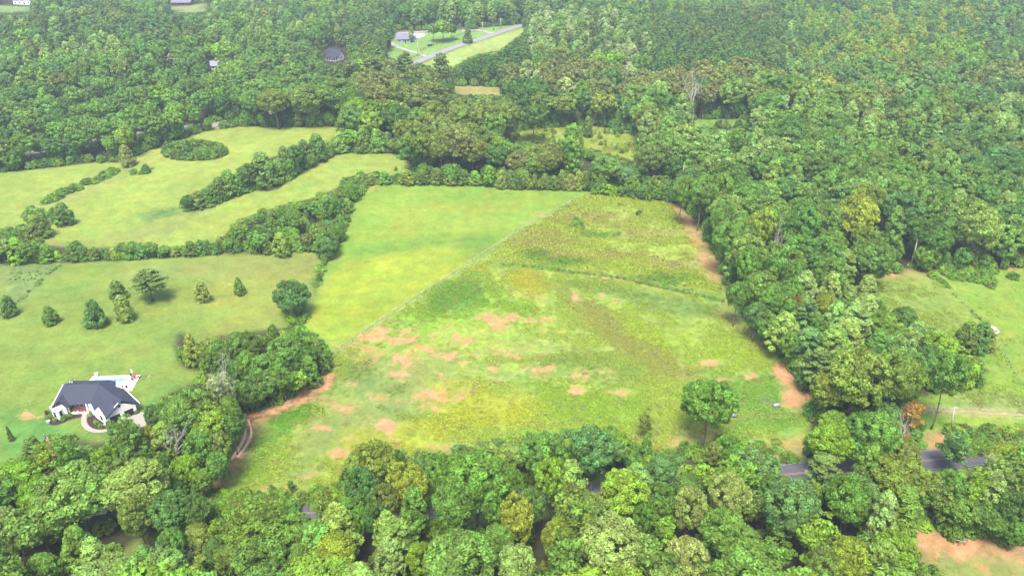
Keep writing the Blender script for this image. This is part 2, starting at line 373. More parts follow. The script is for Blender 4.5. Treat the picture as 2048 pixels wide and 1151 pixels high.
# upper strips
blend(poly([(90,490),(250,470),(360,440),(420,414),(400,430),(300,480),(130,492)], 6, 5)*0.55, (0.22, 0.25, 0.09), straw=0.5)
blend(poly([(268,430),(330,420),(362,412),(350,425),(300,445)], 3, 4), (0.12, 0.24, 0.06), rough=0.7)
blend(poly([(85,400),(150,385),(250,350),(330,300),(300,330),(200,380),(110,410)], 5, 4)*0.5, (0.28, 0.27, 0.11), straw=0.5)
blend(poly([(300,300),(480,255),(690,258),(560,300),(440,330),(330,370)], 9, 7)*0.45, (0.29, 0.36, 0.07))
blend(line([(430,255),(486,247)], 2.5, 1.2, 1.0), soil=0.9)
# weedy fenced field
weedP = [(1182,384),(1200,388),(1356,406),(1400,455),(1440,525),(1446,585),(1240,556),(1060,531),(950,528),(1000,492),(1050,460)]
blend(poly(weedP, 1.0, 0.8), (0.27, 0.37, 0.06), rough=0.8, straw=0.25)
for (a, b, c, d) in [(1090,490,60,10),(1180,440,70,12),(1120,515,60,8),(1290,470,60,9),(1350,530,60,10),(1240,510,50,8),(1080,470,40,8)]:
    blend(ell(a, b, c, d)*0.6, (0.30, 0.29, 0.11), straw=0.9)
for (a, b, c, d) in [(1070,513,26,9),(1130,527,40,7),(1200,470,35,6),(1390,420,25,10),(1330,560,50,8)]:
    blend(ell(a, b, c, d)*0.8, (0.10, 0.22, 0.03), rough=1.0)
# rough field
roughP = [(950,528),(1060,531),(1240,556),(1446,602),(1470,640),(1500,655),(1560,702),(1592,760),(1618,800),(1612,905),(1540,885),(1400,900),(1270,905),(1250,870),(1050,872),(830,918),(700,925),(690,955),(600,1012),(410,1004),(492,832),(560,805),(655,735),(662,708),(760,645),(870,573)]
blend(poly(roughP, 1.0, 1.0), (0.200, 0.330, 0.052), rough=0.75, straw=0.2)
def rp(P, col, a=1.0, soft=3.5, jag=5, **k): blend(poly(P, soft, jag)*a, col, **k)
rp([(480,850),(600,808),(655,765),(720,755),(660,810),(600,850),(540,905),(500,985),(445,1000)], (0.105, 0.265, 0.030), rough=0.9, straw=0.05)
rp([(560,905),(640,800),(740,720),(880,700),(930,760),(860,790),(800,860),(680,900),(590,950)], (0.185, 0.270, 0.068), 0.8, rough=0.35)
rp([(690,730),(780,750),(850,790),(860,830),(760,850),(690,800)], (0.130, 0.245, 0.062), 0.6)
rp([(760,660),(900,570),(990,540),(1080,580),(1060,640),(920,660),(820,700)], (0.160, 0.315, 0.032), 0.9, rough=1.0)
rp([(860,590),(960,545),(960,600),(860,640)], (0.085, 0.22, 0.035), 0.7, rough=1.0)
rp([(960,540),(1080,545),(1100,600),(1040,590)], (0.30, 0.34, 0.045), 0.7)
rp([(1085,570),(1160,585),(1260,640),(1340,695),(1440,760),(1330,760),(1230,700),(1150,640)], (0.20, 0.245, 0.060), 0.75, 4, 5, rough=0.95, straw=0.4)
rp([(1110,560),(1440,610),(1460,640),(1300,620),(1180,590)], (0.115, 0.225, 0.045), 0.7)
rp([(1200,600),(1340,640),(1470,670),(1540,710),(1520,735),(1420,740),(1300,690)], (0.205, 0.350, 0.040), 0.85, rough=0.7)
rp([(1450,600),(1480,640),(1560,705),(1530,700),(1440,640)], (0.25, 0.27, 0.08), 0.8, straw=0.5)
rp([(1420,760),(1540,730),(1592,770),(1580,800),(1610,830),(1590,880),(1480,850),(1400,800)], (0.120, 0.280, 0.045), 0.85, rough=0.9, straw=0)
rp([(1480,820),(1600,830),(1600,880),(1450,870)], (0.13, 0.29, 0.045), 0.7)
rp([(860,760),(960,770),(1080,800),(1050,850),(930,860),(850,830)], (0.27, 0.35, 0.030), 0.75, rough=0.9)
rp([(700,860),(860,830),(960,870),(880,900),(700,950),(620,990)], (0.245, 0.330, 0.033), 0.8)
rp([(1060,770),(1250,760),(1330,800),(1300,870),(1120,850)], (0.165, 0.32, 0.035), 0.8, rough=0.9)
rp([(980,700),(1200,700),(1330,780),(1150,760)], (0.19, 0.28, 0.060), 0.7)
rp([(1130,690),(1280,740),(1250,760),(1050,760)], (0.125, 0.26, 0.04), 0.6, rough=0.9)
rp([(1300,880),(1420,870),(1400,905),(1290,915)], (0.31, 0.30, 0.10), 0.8, straw=0.6)
rp([(1540,880),(1620,870),(1610,945),(1530,935)], (0.30, 0.27, 0.085), 0.9, straw=0.6, soil=0.35)
soil = [(930,668,150,26,.45),(800,712,90,26,.5),(850,760,60,20,.5),(1000,745,110,18,.45),(760,800,60,16,.5),(720,870,70,26,.45),(1040,700,90,14,.45),(790,662,60,16,.75),(745,674,38,9,.95),(806,680,45,9,.9),(820,690,50,6,.7),(973,637,45,12,.85),(1015,634,22,8,.85),(1065,641,38,8,.85),(890,711,26,9,.8),(952,710,22,7,.85),(985,707,16,5,.8),
 (800,748,26,6,.85),(987,738,15,7,.85),(1036,715,9,6,.8),(1057,740,20,6,.75),(1157,741,11,6,.8),(754,709,14,4,.8),(1075,661,14,6,.7),(872,787,46,16,.98),(862,818,26,10,.85),(678,815,20,13,.8),(772,855,22,15,.85),(678,911,22,15,.9),
 (645,852,34,8,.8),(994,852,14,6,.85),(1154,782,17,9,.85),(1105,773,10,5,.8),(1240,786,26,7,.8),(800,887,11,5,.7),(690,880,12,6,.7),(610,950,40,6,.72),(545,985,20,7,.8),(575,982,16,9,.95),(700,770,30,6,.6),(640,700,8,4,.6),
 (880,890,50,7,.6),(1150,594,9,13,.95),(1200,592,15,6,.85),(1235,602,22,6,.8),(1302,601,8,4,.7),(1428,728,26,8,.8),(1500,750,22,10,.7),(1450,760,16,4,.9),(1590,797,26,21,1.1),(1574,757,22,18,1.1),(1562,735,14,12,.95),(1558,905,12,4,.9),(1590,902,34,7,.8),
 (1360,884,26,7,.6),(560,975,40,8,.7),(800,665,30,6,.7),(1110,735,20,6,.7),(1000,760,30,6,.65),(930,725,20,5,.7),(850,700,25,6,.7),(1210,745,18,5,.6),(740,700,22,5,.7),(1100,690,50,6,.5),(930,745,60,6,.5),(1145,665,28,4,.6),(1190,700,40,4,.55),(1245,840,30,5,.4),(720,840,60,22,.45),(640,800,50,10,.5),(700,690,60,10,.42),(950,660,120,18,.42),(1120,750,100,16,.38)]
for a, b, c, d, s in soil:
    w = ell(a, b, c, d); MSK[..., 0] = np.maximum(MSK[..., 0], w*s)
_rm = poly(roughP, 1.0, 1.0); BASE *= 1+_rm[..., None]*np.array((.16, .02, .06))
for L_ in ([(930,745),(1000,715),(1060,690),(1090,680),(1150,705),(1250,770)], [(905,800),(960,765),(1040,745),(1100,700)], [(560,960),(700,930),(860,905),(1000,880)], [(1290,800),(1400,815),(1480,828),(1600,822)], [(1290,812),(1400,826),(1480,838),(1600,832)], [(950,560),(1100,600),(1300,640),(1450,690)]):
    blend(line(L_, 1.0, 1.3, 1.2)*.55, (0.27, 0.30, 0.11), straw=.7, soil=.3)
# bare orange strips along the woods, tracks, fence line
blend(line([(652,758),(610,788),(560,812),(500,832)], 5.5, 1.5, 1.5), (0.2, 0.13, 0.06), soil=1.0)
blend(line([(492,832),(500,862),(482,905),(456,950),(424,1004)], 4.5, 3.0, 2.0), (0.2, 0.15, 0.06), soil=0.85)
blend(line([(1356,408),(1378,440),(1394,478),(1418,515),(1438,562)], 6.0, 3.0, 2.0), (0.33, 0.25, 0.09), soil=0.8, straw=0.8)
blend(line([(1050,533),(1160,548),(1240,560),(1340,581)], 1.4, 1.2, 0.6), soil=1.0)
blend(line([(1690,568),(1740,553),(1850,543)], 5, 3, 2.5), (0.33, 0.25, 0.10), soil=0.6, straw=0.6)
blend(line([(1960,541),(2048,537)], 1.5, 1.5, 1), soil=0.9)
blend(poly([(1700,570),(1860,545),(1960,640),(1980,690),(1900,690),(1780,640)], 3, 4)*0.8, (0.215, 0.31, 0.06), rough=0.7, straw=0.35)
blend(poly([(1905,780),(1980,790),(2048,800),(2048,830),(1950,812),(1905,800)], 2, 3), (0.20, 0.29, 0.075), rough=0.7, straw=0.4)
blend(poly([(1845,868),(1905,850),(1935,870),(1925,905),(1850,918)], 2, 3), (0.32, 0.25, 0.10), soil=0.6, straw=0.8)
blend(line([(1790,812),(1850,818),(1900,822),(1990,826),(2060,829)], 2.2, 1.5, 1.0), (0.33, 0.34, 0.14), soil=0.35)
blend(ell(1930, 1100, 24, 6), soil=0.9); blend(ell(1975, 1122, 26, 5)*0.9, soil=0.9)
blend(line([(1800,1025),(1830,1052),(1880,1086),(1950,1104),(2048,1116)], 9, 4, 3), (0.3, 0.22, 0.10), soil=0.95, straw=0.6)
blend(poly([(1890,1110),(2000,1120),(2048,1140),(2048,1200),(1880,1200)], 3, 3)*0.8, (0.22, 0.29, 0.07), soil=0.15)
blend(ell(991, 44, 8, 5), soil=1.1)
blend(line([(790,66),(950,58)], 5, 3, 2)*0.6, (0.33, 0.31, 0.2))
for k, (P, w) in ROADS_W.items():                              # mown verges
    for i in range(len(P)-1):
        pass
    xs = edge_dist(P, X, Y, False); blend(np.clip((w/2+3.2-xs)/1.5, 0, 1)*(0.9), (0.19, 0.27, 0.06), straw=0.3, rough=0.3)

BASE *= np.array((0.735, 0.705, 0.69))
V = np.stack([X.ravel(), Y.ravel(), Zg.ravel()], 1)
idx = np.arange(nX*nY).reshape(nY, nX)
Q = np.stack([idx[:-1, :-1], idx[:-1, 1:], idx[1:, 1:], idx[1:, :-1]], -1).reshape(-1, 4)
def np_mesh(name, V, Q, mats, attrs=None, k=4):
    me = bpy.data.meshes.new(name); me.vertices.add(len(V)); me.vertices.foreach_set('co', np.asarray(V, np.float32).ravel())
    me.loops.add(Q.size); me.loops.foreach_set('vertex_index', Q.astype(np.int32).ravel())
    me.polygons.add(len(Q)); me.polygons.foreach_set('loop_start', np.arange(0, Q.size, k, dtype=np.int32)); me.polygons.foreach_set('loop_total', np.full(len(Q), k, np.int32))
    for m in mats: me.materials.append(m)
    for n, a in (attrs or {}).items():
        at = me.attributes.new(n, 'FLOAT_COLOR', 'POINT'); c = np.ones((len(V), 4), np.float32); c[:, :3] = a; at.data.foreach_set('color', c.ravel())
    me.update(calc_edges=True); me.validate(); return me
gme = np_mesh('ground', V, Q, [M['ground']], {'base': BASE.reshape(-1, 3), 'msk': MSK.reshape(-1, 3)})
gme.polygons.foreach_set('use_smooth', np.ones(len(gme.polygons), bool))
put('ground', gme, kind='structure')

def Tg(x, y): return float(T(x, y))
# ------------------------------------------------------------------ ribbons laid on the ground: roads, lanes, walks
def ribbon(name, P, w, mat, dz=0.09, jag=0.0, off=0.0, px_in=True, kind='structure', parent=None):
    Pw = [unp(*p) for p in P] if px_in else P
    L = smooth_line(Pw, 1.4); Vv = []; Fs = []; n = 5
    for i, p in enumerate(L):
        d = L[min(i+1, len(L)-1)]-L[max(i-1, 0)]; d = d/np.linalg.norm(d); q = np.array((d[1], -d[0]))
        ww = w*(1+jag*(vnoise(p[0], p[1], 3, 5)-0.5)*2)
        for k in range(n):
            s = p+q*(off+ww*(k/(n-1)-0.5)); Vv.append((s[0], s[1], Tg(s[0], s[1])+dz))
    for i in range(len(L)-1):
        for k in range(n-1):
            a = i*n+k; Fs.append((a, a+n, a+n+1, a+1))
    return put(name, mesh(name, Vv, Fs, [mat]), parent, kind=kind)
ribbon('road', ROADS['lower'][0], 6.4, M['asphalt'], 0.12)
for o_ in (-0.16, 0.16): ribbon('road_marking', ROADS['lower'][0], 0.12, M['yellowline'], 0.128, off=o_)
M['faded'] = simple('faded_white_road_paint', (0.22, 0.22, 0.22), 0.8, 0.4, 1)
for o_ in (-2.95, 2.95): ribbon('road_marking', ROADS['lower'][0], 0.1, M['faded'], 0.128, off=o_)
ribbon('road', ROADS['upper'][0], 6.0, M['oldasphalt'], 0.2)
DRV = [(775,80),(790,92),(812,100),(835,107),(853,113)]
ribbon('driveway', DRV, 3.6, M['concrete'], 0.16)
ribbon('driveway', [(925,62),(955,61),(975,65),(992,70)], 4.5, M['concrete'], 0.16)
ribbon('driveway', [(788,67),(850,63),(905,59)], 3.0, M['concrete'], 0.16)
ribbon('driveway', [(283,836),(288,850),(284,870),(262,905),(215,960),(203,1005),(196,1030)], 3.2, M['concrete'], 0.10)
ribbon('dirt_track', [(496,838),(503,865),(493,890),(474,914)], 0.55, M['pinkroof'] if False else simple('track_soil', (0.50, 0.33, 0.22), 0.95, 0.15, 1.5), 0.08, 0.45)
ribbon('dirt_track', [(492,858),(487,880),(474,902),(462,920)], 0.6, bpy.data.materials['track_soil'], 0.08, 0.5)
strawm = simple('pressed_straw_track', (0.215, 0.245, 0.075), 0.95, 0.3, 0.7)
TRK = [(655,712),(700,683),(760,642),(830,596),(880,565),(935,528),(985,497),(1030,468),(1036,455),(1100,425),(1165,393)]
ribbon('farm_track', TRK, 0.5, strawm, 0.07, 0.6, off=-1.0)
ribbon('farm_track', TRK, 0.5, strawm, 0.07, 0.6, off=0.7)
ribbon('farm_track', [(1795,811),(1850,816),(1900,820),(1990,824),(2070,828)], 0.45, simple('pale_gravel_track', (0.30, 0.27, 0.15), 0.95, 0.2, 1), 0.08, 0.6, off=0.8)
ribbon('farm_track', [(1795,811),(1850,816),(1900,820),(1990,824),(2070,828)], 0.4, bpy.data.materials['pale_gravel_track'], 0.08, 0.6, off=-0.9)

# ------------------------------------------------------------------ tree models
def tri_rand(n, r): return r.random((n, 3))
def unit(v): return v/np.maximum(np.linalg.norm(v, axis=1, keepdims=True), 1e-9)
def leaves(C, R, cnt, size, r, jit=0.55, flat=0.8, up=0.15, out=None, elong=1.6, cut=-0.35):
    """diamond shaped sprays of leaves over lobes with centres C and radii R -> verts, quads, var"""
    n = len(C); k = np.repeat(np.arange(n), cnt); m = len(k)
    d = unit(r.normal(size=(m, 3)))
    o = out[k] if out is not None else np.tile((0, 0, 1.0), (m, 1))
    bad = (d*o).sum(1) < cut; d[bad] = d[bad]-2*((d[bad]*o[bad]).sum(1))[:, None]*o[bad]
    rad = R[k]*(0.78+0.32*r.random(m))
    P = C[k]+d*rad[:, None]*np.array((1, 1, flat))
    nn = unit(d+r.normal(size=(m, 3))*jit+np.array((0, 0, up)))
    a = unit(np.cross(nn, r.normal(size=(m, 3)))); b = np.cross(nn, a)
    s = size*(0.6+0.8*r.random(m))[:, None]
    q = np.stack([P-a*s*elong*0.5, P+b*s*0.5, P+a*s*elong*0.5+nn*s*0.12, P-b*s*0.5], 1).reshape(-1, 3)
    lob = r.random(n)
    var = np.stack([lob[k], r.random(m), np.clip(lob[k]*0.5+r.random(m)*0.5, 0, 1)], 1)
    return q, np.arange(4*m).reshape(-1, 4), np.repeat(var, 4, 0)
def join(parts):
    V = []; Q = []; A = []; n = 0
    for v, q, a in parts: V.append(v); Q.append(q+n); A.append(a); n += len(v)
    return np.concatenate(V), np.concatenate(Q), np.concatenate(A)
def bumpy(d, r_seed):                                       # low frequency bulges for an uneven outline
    r = np.random.default_rng(r_seed); K = unit(r.normal(size=(9, 3))); A = r.uniform(-0.22, 0.26, 9)
    return 1+(np.exp(-(1-d@K.T)*4.5)*A).sum(1)
def crown_oak(seed, H=20., W_=13., lobes=215, cnt=82, size=0.34, base=0.26, top=1.0):
    r = np.random.default_rng(seed)
    d = unit(r.normal(size=(lobes*2, 3))); d = d[d[:, 2] > -0.62][:lobes]
    cz = H*(base+top)/2*1.02; rz = H*(top-base)/2*0.9
    f = bumpy(d, seed+1)*(0.80+0.20*r.random(len(d)))
    flat_top = np.where(d[:, 2] > 0, 1, 0.85)
    C = np.stack([d[:, 0]*W_*0.44*f*flat_top, d[:, 1]*W_*0.44*f*flat_top, cz+d[:, 2]*rz*f*0.86], 1)
    R = r.uniform(0.6, 1.25, len(C))*W_/13
    inner = unit(r.normal(size=(26, 3)))*np.array((W_*0.24, W_*0.24, rz*0.5))*r.random((26, 1))**0.4+np.array((0, 0, cz))
    C2 = np.concatenate([C, inner]); R2 = np.concatenate([R, r.uniform(1.3, 2.0, 26)*W_/13])
    out = unit(np.concatenate([d, unit(inner-np.array((0, 0, cz-1)))])+np.array((0, 0, 0.35)))
    cn = np.maximum((cnt*(R2/1.1)**2*(13/W_)**2).astype(int), 8); cn[len(C):] = cnt//2
    return leaves(C2, R2, cn, size, r, out=out, cut=-0.3)
def crown_poplar(seed, H=22., W_=8.5, lobes=130, cnt=60, size=0.36, base=0.2, sharp=1.0):
    r = np.random.default_rng(seed)
    t = r.random(lobes)**0.85; a = r.random(lobes)*2*np.pi
    prof = np.sin(np.pi*np.clip(t*.97, 0, 1)**0.66)**0.58*(1-0.16*t*sharp)+0.10*(1-t)
    wob = 1+0.16*np.sin(a*2+seed)+0.12*np.sin(a*3+t*9+seed)
    rr = W_*0.42*prof*wob*(0.82+0.18*r.random(lobes))
    C = np.stack([rr*np.cos(a), rr*np.sin(a), H*(base+(0.965-base)*t)], 1)
    out = unit(np.stack([np.cos(a), np.sin(a), 0.5+t], 1)); R = r.uniform(0.55, 1.05, lobes)*W_/8.5
    core = np.stack([r.normal(size=24)*0.4, r.normal(size=24)*0.4, H*(base+0.05+(0.85-base)*r.random(24))], 1)
    C = np.concatenate([C, core]); R = np.concatenate([R, np.full(24, 1.25)*W_/8.5]); out = np.concatenate([out, np.tile((0, 0, 1.0), (24, 1))])
    return leaves(C, R, cnt, size, r, out=out, up=0.3, flat=1.0, cut=-0.35)
def crown_pine(seed, H=22., W_=9., cnt=70, size=0.34, base=0.35, dens=1.0):
    r = np.random.default_rng(seed); C = []; R = []; O = []
    z = base
    while z < 0.97:
        nb = int(r.integers(4, 7)); t = (z-base)/(1-base); L = W_*0.5*(1-t**2.6)*(0.55+0.45*min(1, t*4+0.3))+0.5
        a0 = r.random()*6.28
        for b in range(nb):
            a = a0+6.28*b/nb+r.normal()*0.3; l = L*r.uniform(0.65, 1.12)
            for s in np.arange(0.35, 1.01, 0.22):
                C.append((math.cos(a)*l*s, math.sin(a)*l*s, H*z+l*s*0.22+r.normal()*0.15)); R.append(r.uniform(0.5, 0.95)*(0.7+0.4*s)); O.append((math.cos(a)*0.4, math.sin(a)*0.4, 1))
        z += r.uniform(0.045, 0.075)
    C.append((0, 0, H*0.97)); R.append(0.6); O.append((0, 0, 1))
    C = np.array(C); R = np.array(R); O = unit(np.array(O, float))
    return leaves(C, R, int(cnt*dens*0.55), size, r, out=O, flat=0.5, jit=0.8, elong=2.6, cut=-0.1)
def crown_cedar(seed, H=8., W_=5., lobes=120, cnt=42, size=0.22, round_=0.5):
    r = np.random.default_rng(seed); t = r.random(lobes)**0.9; a = r.random(lobes)*2*np.pi
    prof = np.clip((1-t)**(1-0.45*round_), 0, 1)*(0.72+0.28*np.minimum(1, t*6))
    wob = 1+0.13*np.sin(a*3+seed)+0.1*np.sin(a*2+t*11)
    rr = W_*0.43*prof*wob*(0.85+0.2*r.random(lobes))
    C = np.stack([rr*np.cos(a), rr*np.sin(a), H*(0.05+0.91*t)], 1); out = unit(np.stack([np.cos(a), np.sin(a), 0.25+t], 1))
    R = r.uniform(0.3, 0.62, lobes)*W_/5
    core = np.stack([r.normal(size=20)*0.2, r.normal(size=20)*0.2, H*(0.1+0.72*r.random(20))], 1)
    C = np.concatenate([C, core]); R = np.concatenate([R, np.full(20, 0.8)*W_/5]); out = np.concatenate([out, np.tile((0, 0, 1.0), (20, 1))])
    return leaves(C, R, cnt, size, r, out=out, up=0.5, flat=1.1, jit=0.6, elong=2.0)
def crown_shrub(seed, H=3., W_=4.4, lobes=60, cnt=45, size=0.2):
    r = np.random.default_rng(seed); d = unit(r.normal(size=(lobes, 3))); d[:, 2] = np.abs(d[:, 2])*0.95+0.02
    f = bumpy(unit(d), seed+2)*(0.75+0.3*r.random(lobes))
    C = np.stack([d[:, 0]*W_*0.42*f, d[:, 1]*W_*0.42*f, 0.12*H+d[:, 2]*H*0.72*f], 1)
    R = r.uniform(0.28, 0.6, lobes); out = unit(d+np.array((0, 0, 0.3)))
    return leaves(C, R, cnt, size, r, out=out, up=0.4, jit=0.7)
def crown_airy(seed, H=14., W_=9., lobes=90, cnt=60, size=0.32):          # open, feathery crown
    r = np.random.default_rng(seed); C = []; O = []; R = []
    for b in range(22):
        a = r.random()*6.28; el = r.uniform(0.1, 1.3); L = r.uniform(0.55, 1.0); z0 = H*r.uniform(0.3, 0.6)
        for s in (0.45, 0.7, 0.95):
            C.append((math.cos(a)*math.cos(el)*W_*0.5*L*s, math.sin(a)*math.cos(el)*W_*0.5*L*s, min(z0+math.sin(el)*H*0.52*L*s, H*0.96))); O.append((math.cos(a)*0.5, math.sin(a)*0.5, 1)); R.append(r.uniform(0.7, 1.3))
    return leaves(np.array(C), np.array(R), int(cnt*0.9), size, r, out=unit(np.array(O)), flat=0.5, jit=0.75, elong=2.0, cut=-0.2)
def trunk_mesh(name, seed, H, r0, top=0.7, limbs=7, spread=3.0, mat='bark', start=0.3, lean=0.0):
    r = np.random.default_rng(seed); m = MB(); P = []; z = np.linspace(-0.5, H*top, 7)
    wx, wy = r.normal()*0.25, r.normal()*0.25
    for i, zz in enumerate(z): P.append((wx*math.sin(i*0.9)+lean*zz, wy*math.sin(i*0.7), zz))
    R = [r0*1.35]+[r0*(1-0.8*i/6) for i in range(1, 7)]
    m.tube(P, R, 8)
    for k in range(limbs):
        i = int(np.clip(round((start+(0.95-start)*k/max(1, limbs-1))*6), 1, 5)); a = k*2.4+r.random(); b = P[i]; L = spread*r.uniform(0.7, 1.15)*(1.1-0.08*i)
        e = (b[0]+math.cos(a)*L, b[1]+math.sin(a)*L, b[2]+L*r.uniform(0.6, 1.0))
        mid = (b[0]+math.cos(a)*L*0.5, b[1]+math.sin(a)*L*0.5, b[2]+L*0.28)
        m.tube([b, mid, e], [R[i]*0.55, R[i]*0.35, R[i]*0.12], 5)
    return m.mesh(name, [M[mat]], True)
def dead_mesh(name, seed, H, r0):
    r = random.Random(seed); m = MB()
    def grow(p, d, L, rad, dep):
        pts = [p]; q = Vector(p)
        for k in range(4):
            d = (d+Vector((r.gauss(0, .16), r.gauss(0, .16), 0.06))).normalized(); q = q+d*L/4; pts.append(q.copy())
        m.tube(pts, [rad*(1-0.16*i) for i in range(5)], 6 if dep < 2 else 4)
        if dep < 4:
            for k in range(3 if dep else 5):
                t = r.uniform(0.35, 1.0); a = pts[min(4, 1+int(t*3.5))]
                nd = (d+Vector((r.uniform(-1, 1), r.uniform(-1, 1), r.uniform(-0.1, 0.7)))*0.9).normalized()
                grow(a, nd, L*r.uniform(0.5, 0.75), rad*0.48, dep+1)
    grow(Vector((0, 0, -0.3)), Vector((0, 0, 1)), H*0.55, r0, 0)
    return m.mesh(name, [M['palebark']], True)

PROTO = {}       # kind -> list of (H, W, crown mesh, trunk mesh)
def reg(kind, n, fc, ft, H, W_, leaf):
    PROTO[kind] = []
    for i in range(n):
        q = fc(i); cm = np_mesh(kind+'_crown', q[0], q[1], [M[leaf]], {'var': q[2]})
        PROTO[kind].append((H, W_, cm, ft(i)))
reg('oak', 5, lambda i: crown_oak(10+i, base=[.24, .2, .3, .26, .22][i]), lambda i: trunk_mesh('oak_trunk', i, 20, .34), 20., 13., 'leaf')
reg('poplar', 4, lambda i: crown_poplar(30+i, sharp=[1, .7, 1.2, .9][i]), lambda i: trunk_mesh('poplar_trunk', 20+i, 22, .26, .85, 6, 2.0), 22., 8.5, 'leaf')
reg('pine', 3, lambda i: crown_pine(40+i, base=[.35, .42, .3][i]), lambda i: trunk_mesh('pine_trunk', 30+i, 22, .24, .93, 5, 1.8), 22., 9., 'needle')
reg('cedar', 4, lambda i: crown_cedar(50+i, round_=[.5, .8, 1.0, .35][i]), lambda i: trunk_mesh('cedar_trunk', 40+i, 8, .16, .8, 3, .8), 8., 5., 'needle')
reg('shrub', 3, lambda i: crown_shrub(60+i), lambda i: trunk_mesh('shrub_stem', 50+i, 3, .06, .7, 3, .8), 3., 4.4, 'leaf')
reg('dome', 3, lambda i: crown_oak(90+i, H=9., W_=9.5, base=-.06, top=1.0, lobes=190, cnt=70, size=0.27), lambda i: trunk_mesh('trunk', 70+i, 9, .2, .7, 6, 1.6), 9., 9.5, 'leaf')
reg('airy', 3, lambda i: crown_airy(70+i), lambda i: trunk_mesh('tree_trunk', 60+i, 14, .2, .75, 9, 3.2, start=.35), 14., 9., 'leaf')
DEAD = [dead_mesh('bare_branches', 80+i, 16, .3) for i in range(3)]

TONE = {'mid': (.140, .272, .048), 'dark': (.092, .190, .040), 'blue': (.112, .225, .062), 'pale': (.225, .360, .095), 'silver': (.28, .37, .16), 'bright': (.190, .340, .036), 'yellow': (.245, .325, .042),
        'olive': (.172, .248, .048), 'brown': (.178, .225, .060), 'cedar': (.108, .182, .036), 'cream': (.265, .345, .10), 'orange': (.42, .26, .03), 'rust': (.27, .22, .04), 'pine': (.118, .195, .050), 'greydead': (.30, .25, .20)}
TWORD = {'mid': 'mid green', 'dark': 'dark green', 'blue': 'bluish green', 'pale': 'pale green', 'silver': 'silvery', 'bright': 'bright green', 'yellow': 'yellow-green', 'olive': 'olive green', 'brown': 'brownish-green',
         'cedar': 'dark olive', 'cream': 'creamy green', 'orange': 'orange-leaved', 'rust': 'rusty', 'pine': 'dull green', 'greydead': 'grey-brown'}
TONE = {k: (v[0]*1.19, v[1]*1.13, v[2]*.92) if k not in ('orange', 'rust', 'greydead') else v for k, v in TONE.items()}
TREES = []       # dict(kind, x, y, h, w, tone, man)
def h_from_px(x, y, topy):
    z0 = Tg(x, y); lo, hi = 0.2, 60
    for _ in range(30):
        m = (lo+hi)/2
        if proj(x, y, z0+m)[1] > topy: lo = m
        else: hi = m
    return lo
def add(kind, x, y, h, w, tone, man=True, **k):
    if man: w *= {'oak': .89, 'dome': .87, 'cedar': .9}.get(kind, 1.0)
    TREES.append(dict(kind=kind, x=x, y=y, h=h, w=w, tone=tone, man=man, **k))
def A(kind, px_, topy, wpx, h, tone, **k):                   # seen by its top
    x, y = unp(px_, topy, h); D = proj(x, y, Tg(x, y)+h*0.7)[2]; add(kind, x, y, h, wpx*D/FPX, tone, **k)
def B(kind, bx, by, topy, wpx, tone, **k):                   # seen by its foot
    x, y = unp(bx, by); h = h_from_px(x, y, topy+2); D = proj(x, y, Tg(x, y)+h*0.5)[2]; add(kind, x, y, h, wpx*D/FPX, tone, **k)

# --- single trees on the lawn and in the fields
B('cedar', 22, 630, 590, 40, 'cedar'); B('cedar', 104, 646, 610, 41, 'cedar', v=1); B('cedar', 195, 650, 596, 54, 'dark', v=0); B('cedar', 252, 640, 588, 47, 'olive', v=2)
B('cedar', 237, 597, 559, 46, 'cedar', v=1); B('pine', 305, 601, 537, 72, 'pine', v=0, cl=0.12); B('cedar', 407, 602, 557, 36, 'olive', v=2); B('cedar', 480, 588, 553, 32, 'cedar', v=3)
B('dome', 592, 632, 558, 82, 'blue', v=1); B('shrub', 584, 650, 630, 20, 'bright'); B('cedar', 24, 881, 850, 13, 'cedar', v=3, narrow=True)
B('shrub', 61, 812, 795, 20, 'brown', bare=True); B('cedar', 792, 341, 331, 10, 'dark', v=1); B('cedar', 1136, 418, 407, 10, 'dark', v=1); B('shrub', 1155, 456, 432, 28, 'bright'); B('shrub', 1278, 432, 419, 15, 'dark')
B('airy', 584, 985, 961, 24, 'dark'); B('shrub', 545, 985, 968, 18, 'mid'); B('cedar', 632, 712, 704, 6, 'dark')
B('oak', 1400, 893, 757, 116, 'mid', v=3, big=True); B('airy', 1288, 880, 815, 36, 'olive', sparse=True); B('cedar', 1290, 915, 866, 38, 'dark', v=0)
B('oak', 1862, 857, 694, 90, 'mid', v=3, clear=True); B('oak', 1690, 858, 698, 150, 'olive', v=0, big=True); B('oak', 1640, 850, 735, 85, 'olive', v=4)
B('airy', 1814, 868, 800, 50, 'orange', v=1); B('dome', 1795, 905, 850, 46, 'rust', v=2); 
B('cedar', 1925, 704, 642, 58, 'cedar', v=2); B('cedar', 1952, 704, 640, 52, 'dark', v=2); B('cedar', 1970, 700, 655, 40, 'brown', v=1)
# --- cedar row below the oaks, and on the field's upper edge
for bx, ty, w in [(722,338,27),(741,347,24),(770,340,29),(815,338,36),(846,337,34),(874,334,34),(901,336,36),(927,338,34),(950,340,34)]: B('cedar', bx, 368, ty, w+4, random.choice(['cedar', 'mid', 'olive']), v=2)
B('poplar', 979, 374, 329, 25, 'bright', v=0)
for i, bx in enumerate(range(1005, 1190, 17)): B(random.choice(['cedar', 'shrub', 'cedar']), bx, 376+i*0.4, 345+random.randint(-8, 8), 32, random.choice(['cedar', 'mid', 'dark', 'brown', 'olive']), v=2)
for i, bx in enumerate(range(1192, 1350, 12)): B('poplar' if i % 3 else 'shrub', bx, 389+i*1.3, 366+random.randint(-8, 6)+i*0.6, 22, random.choice(['bright', 'mid', 'mid', 'blue']))
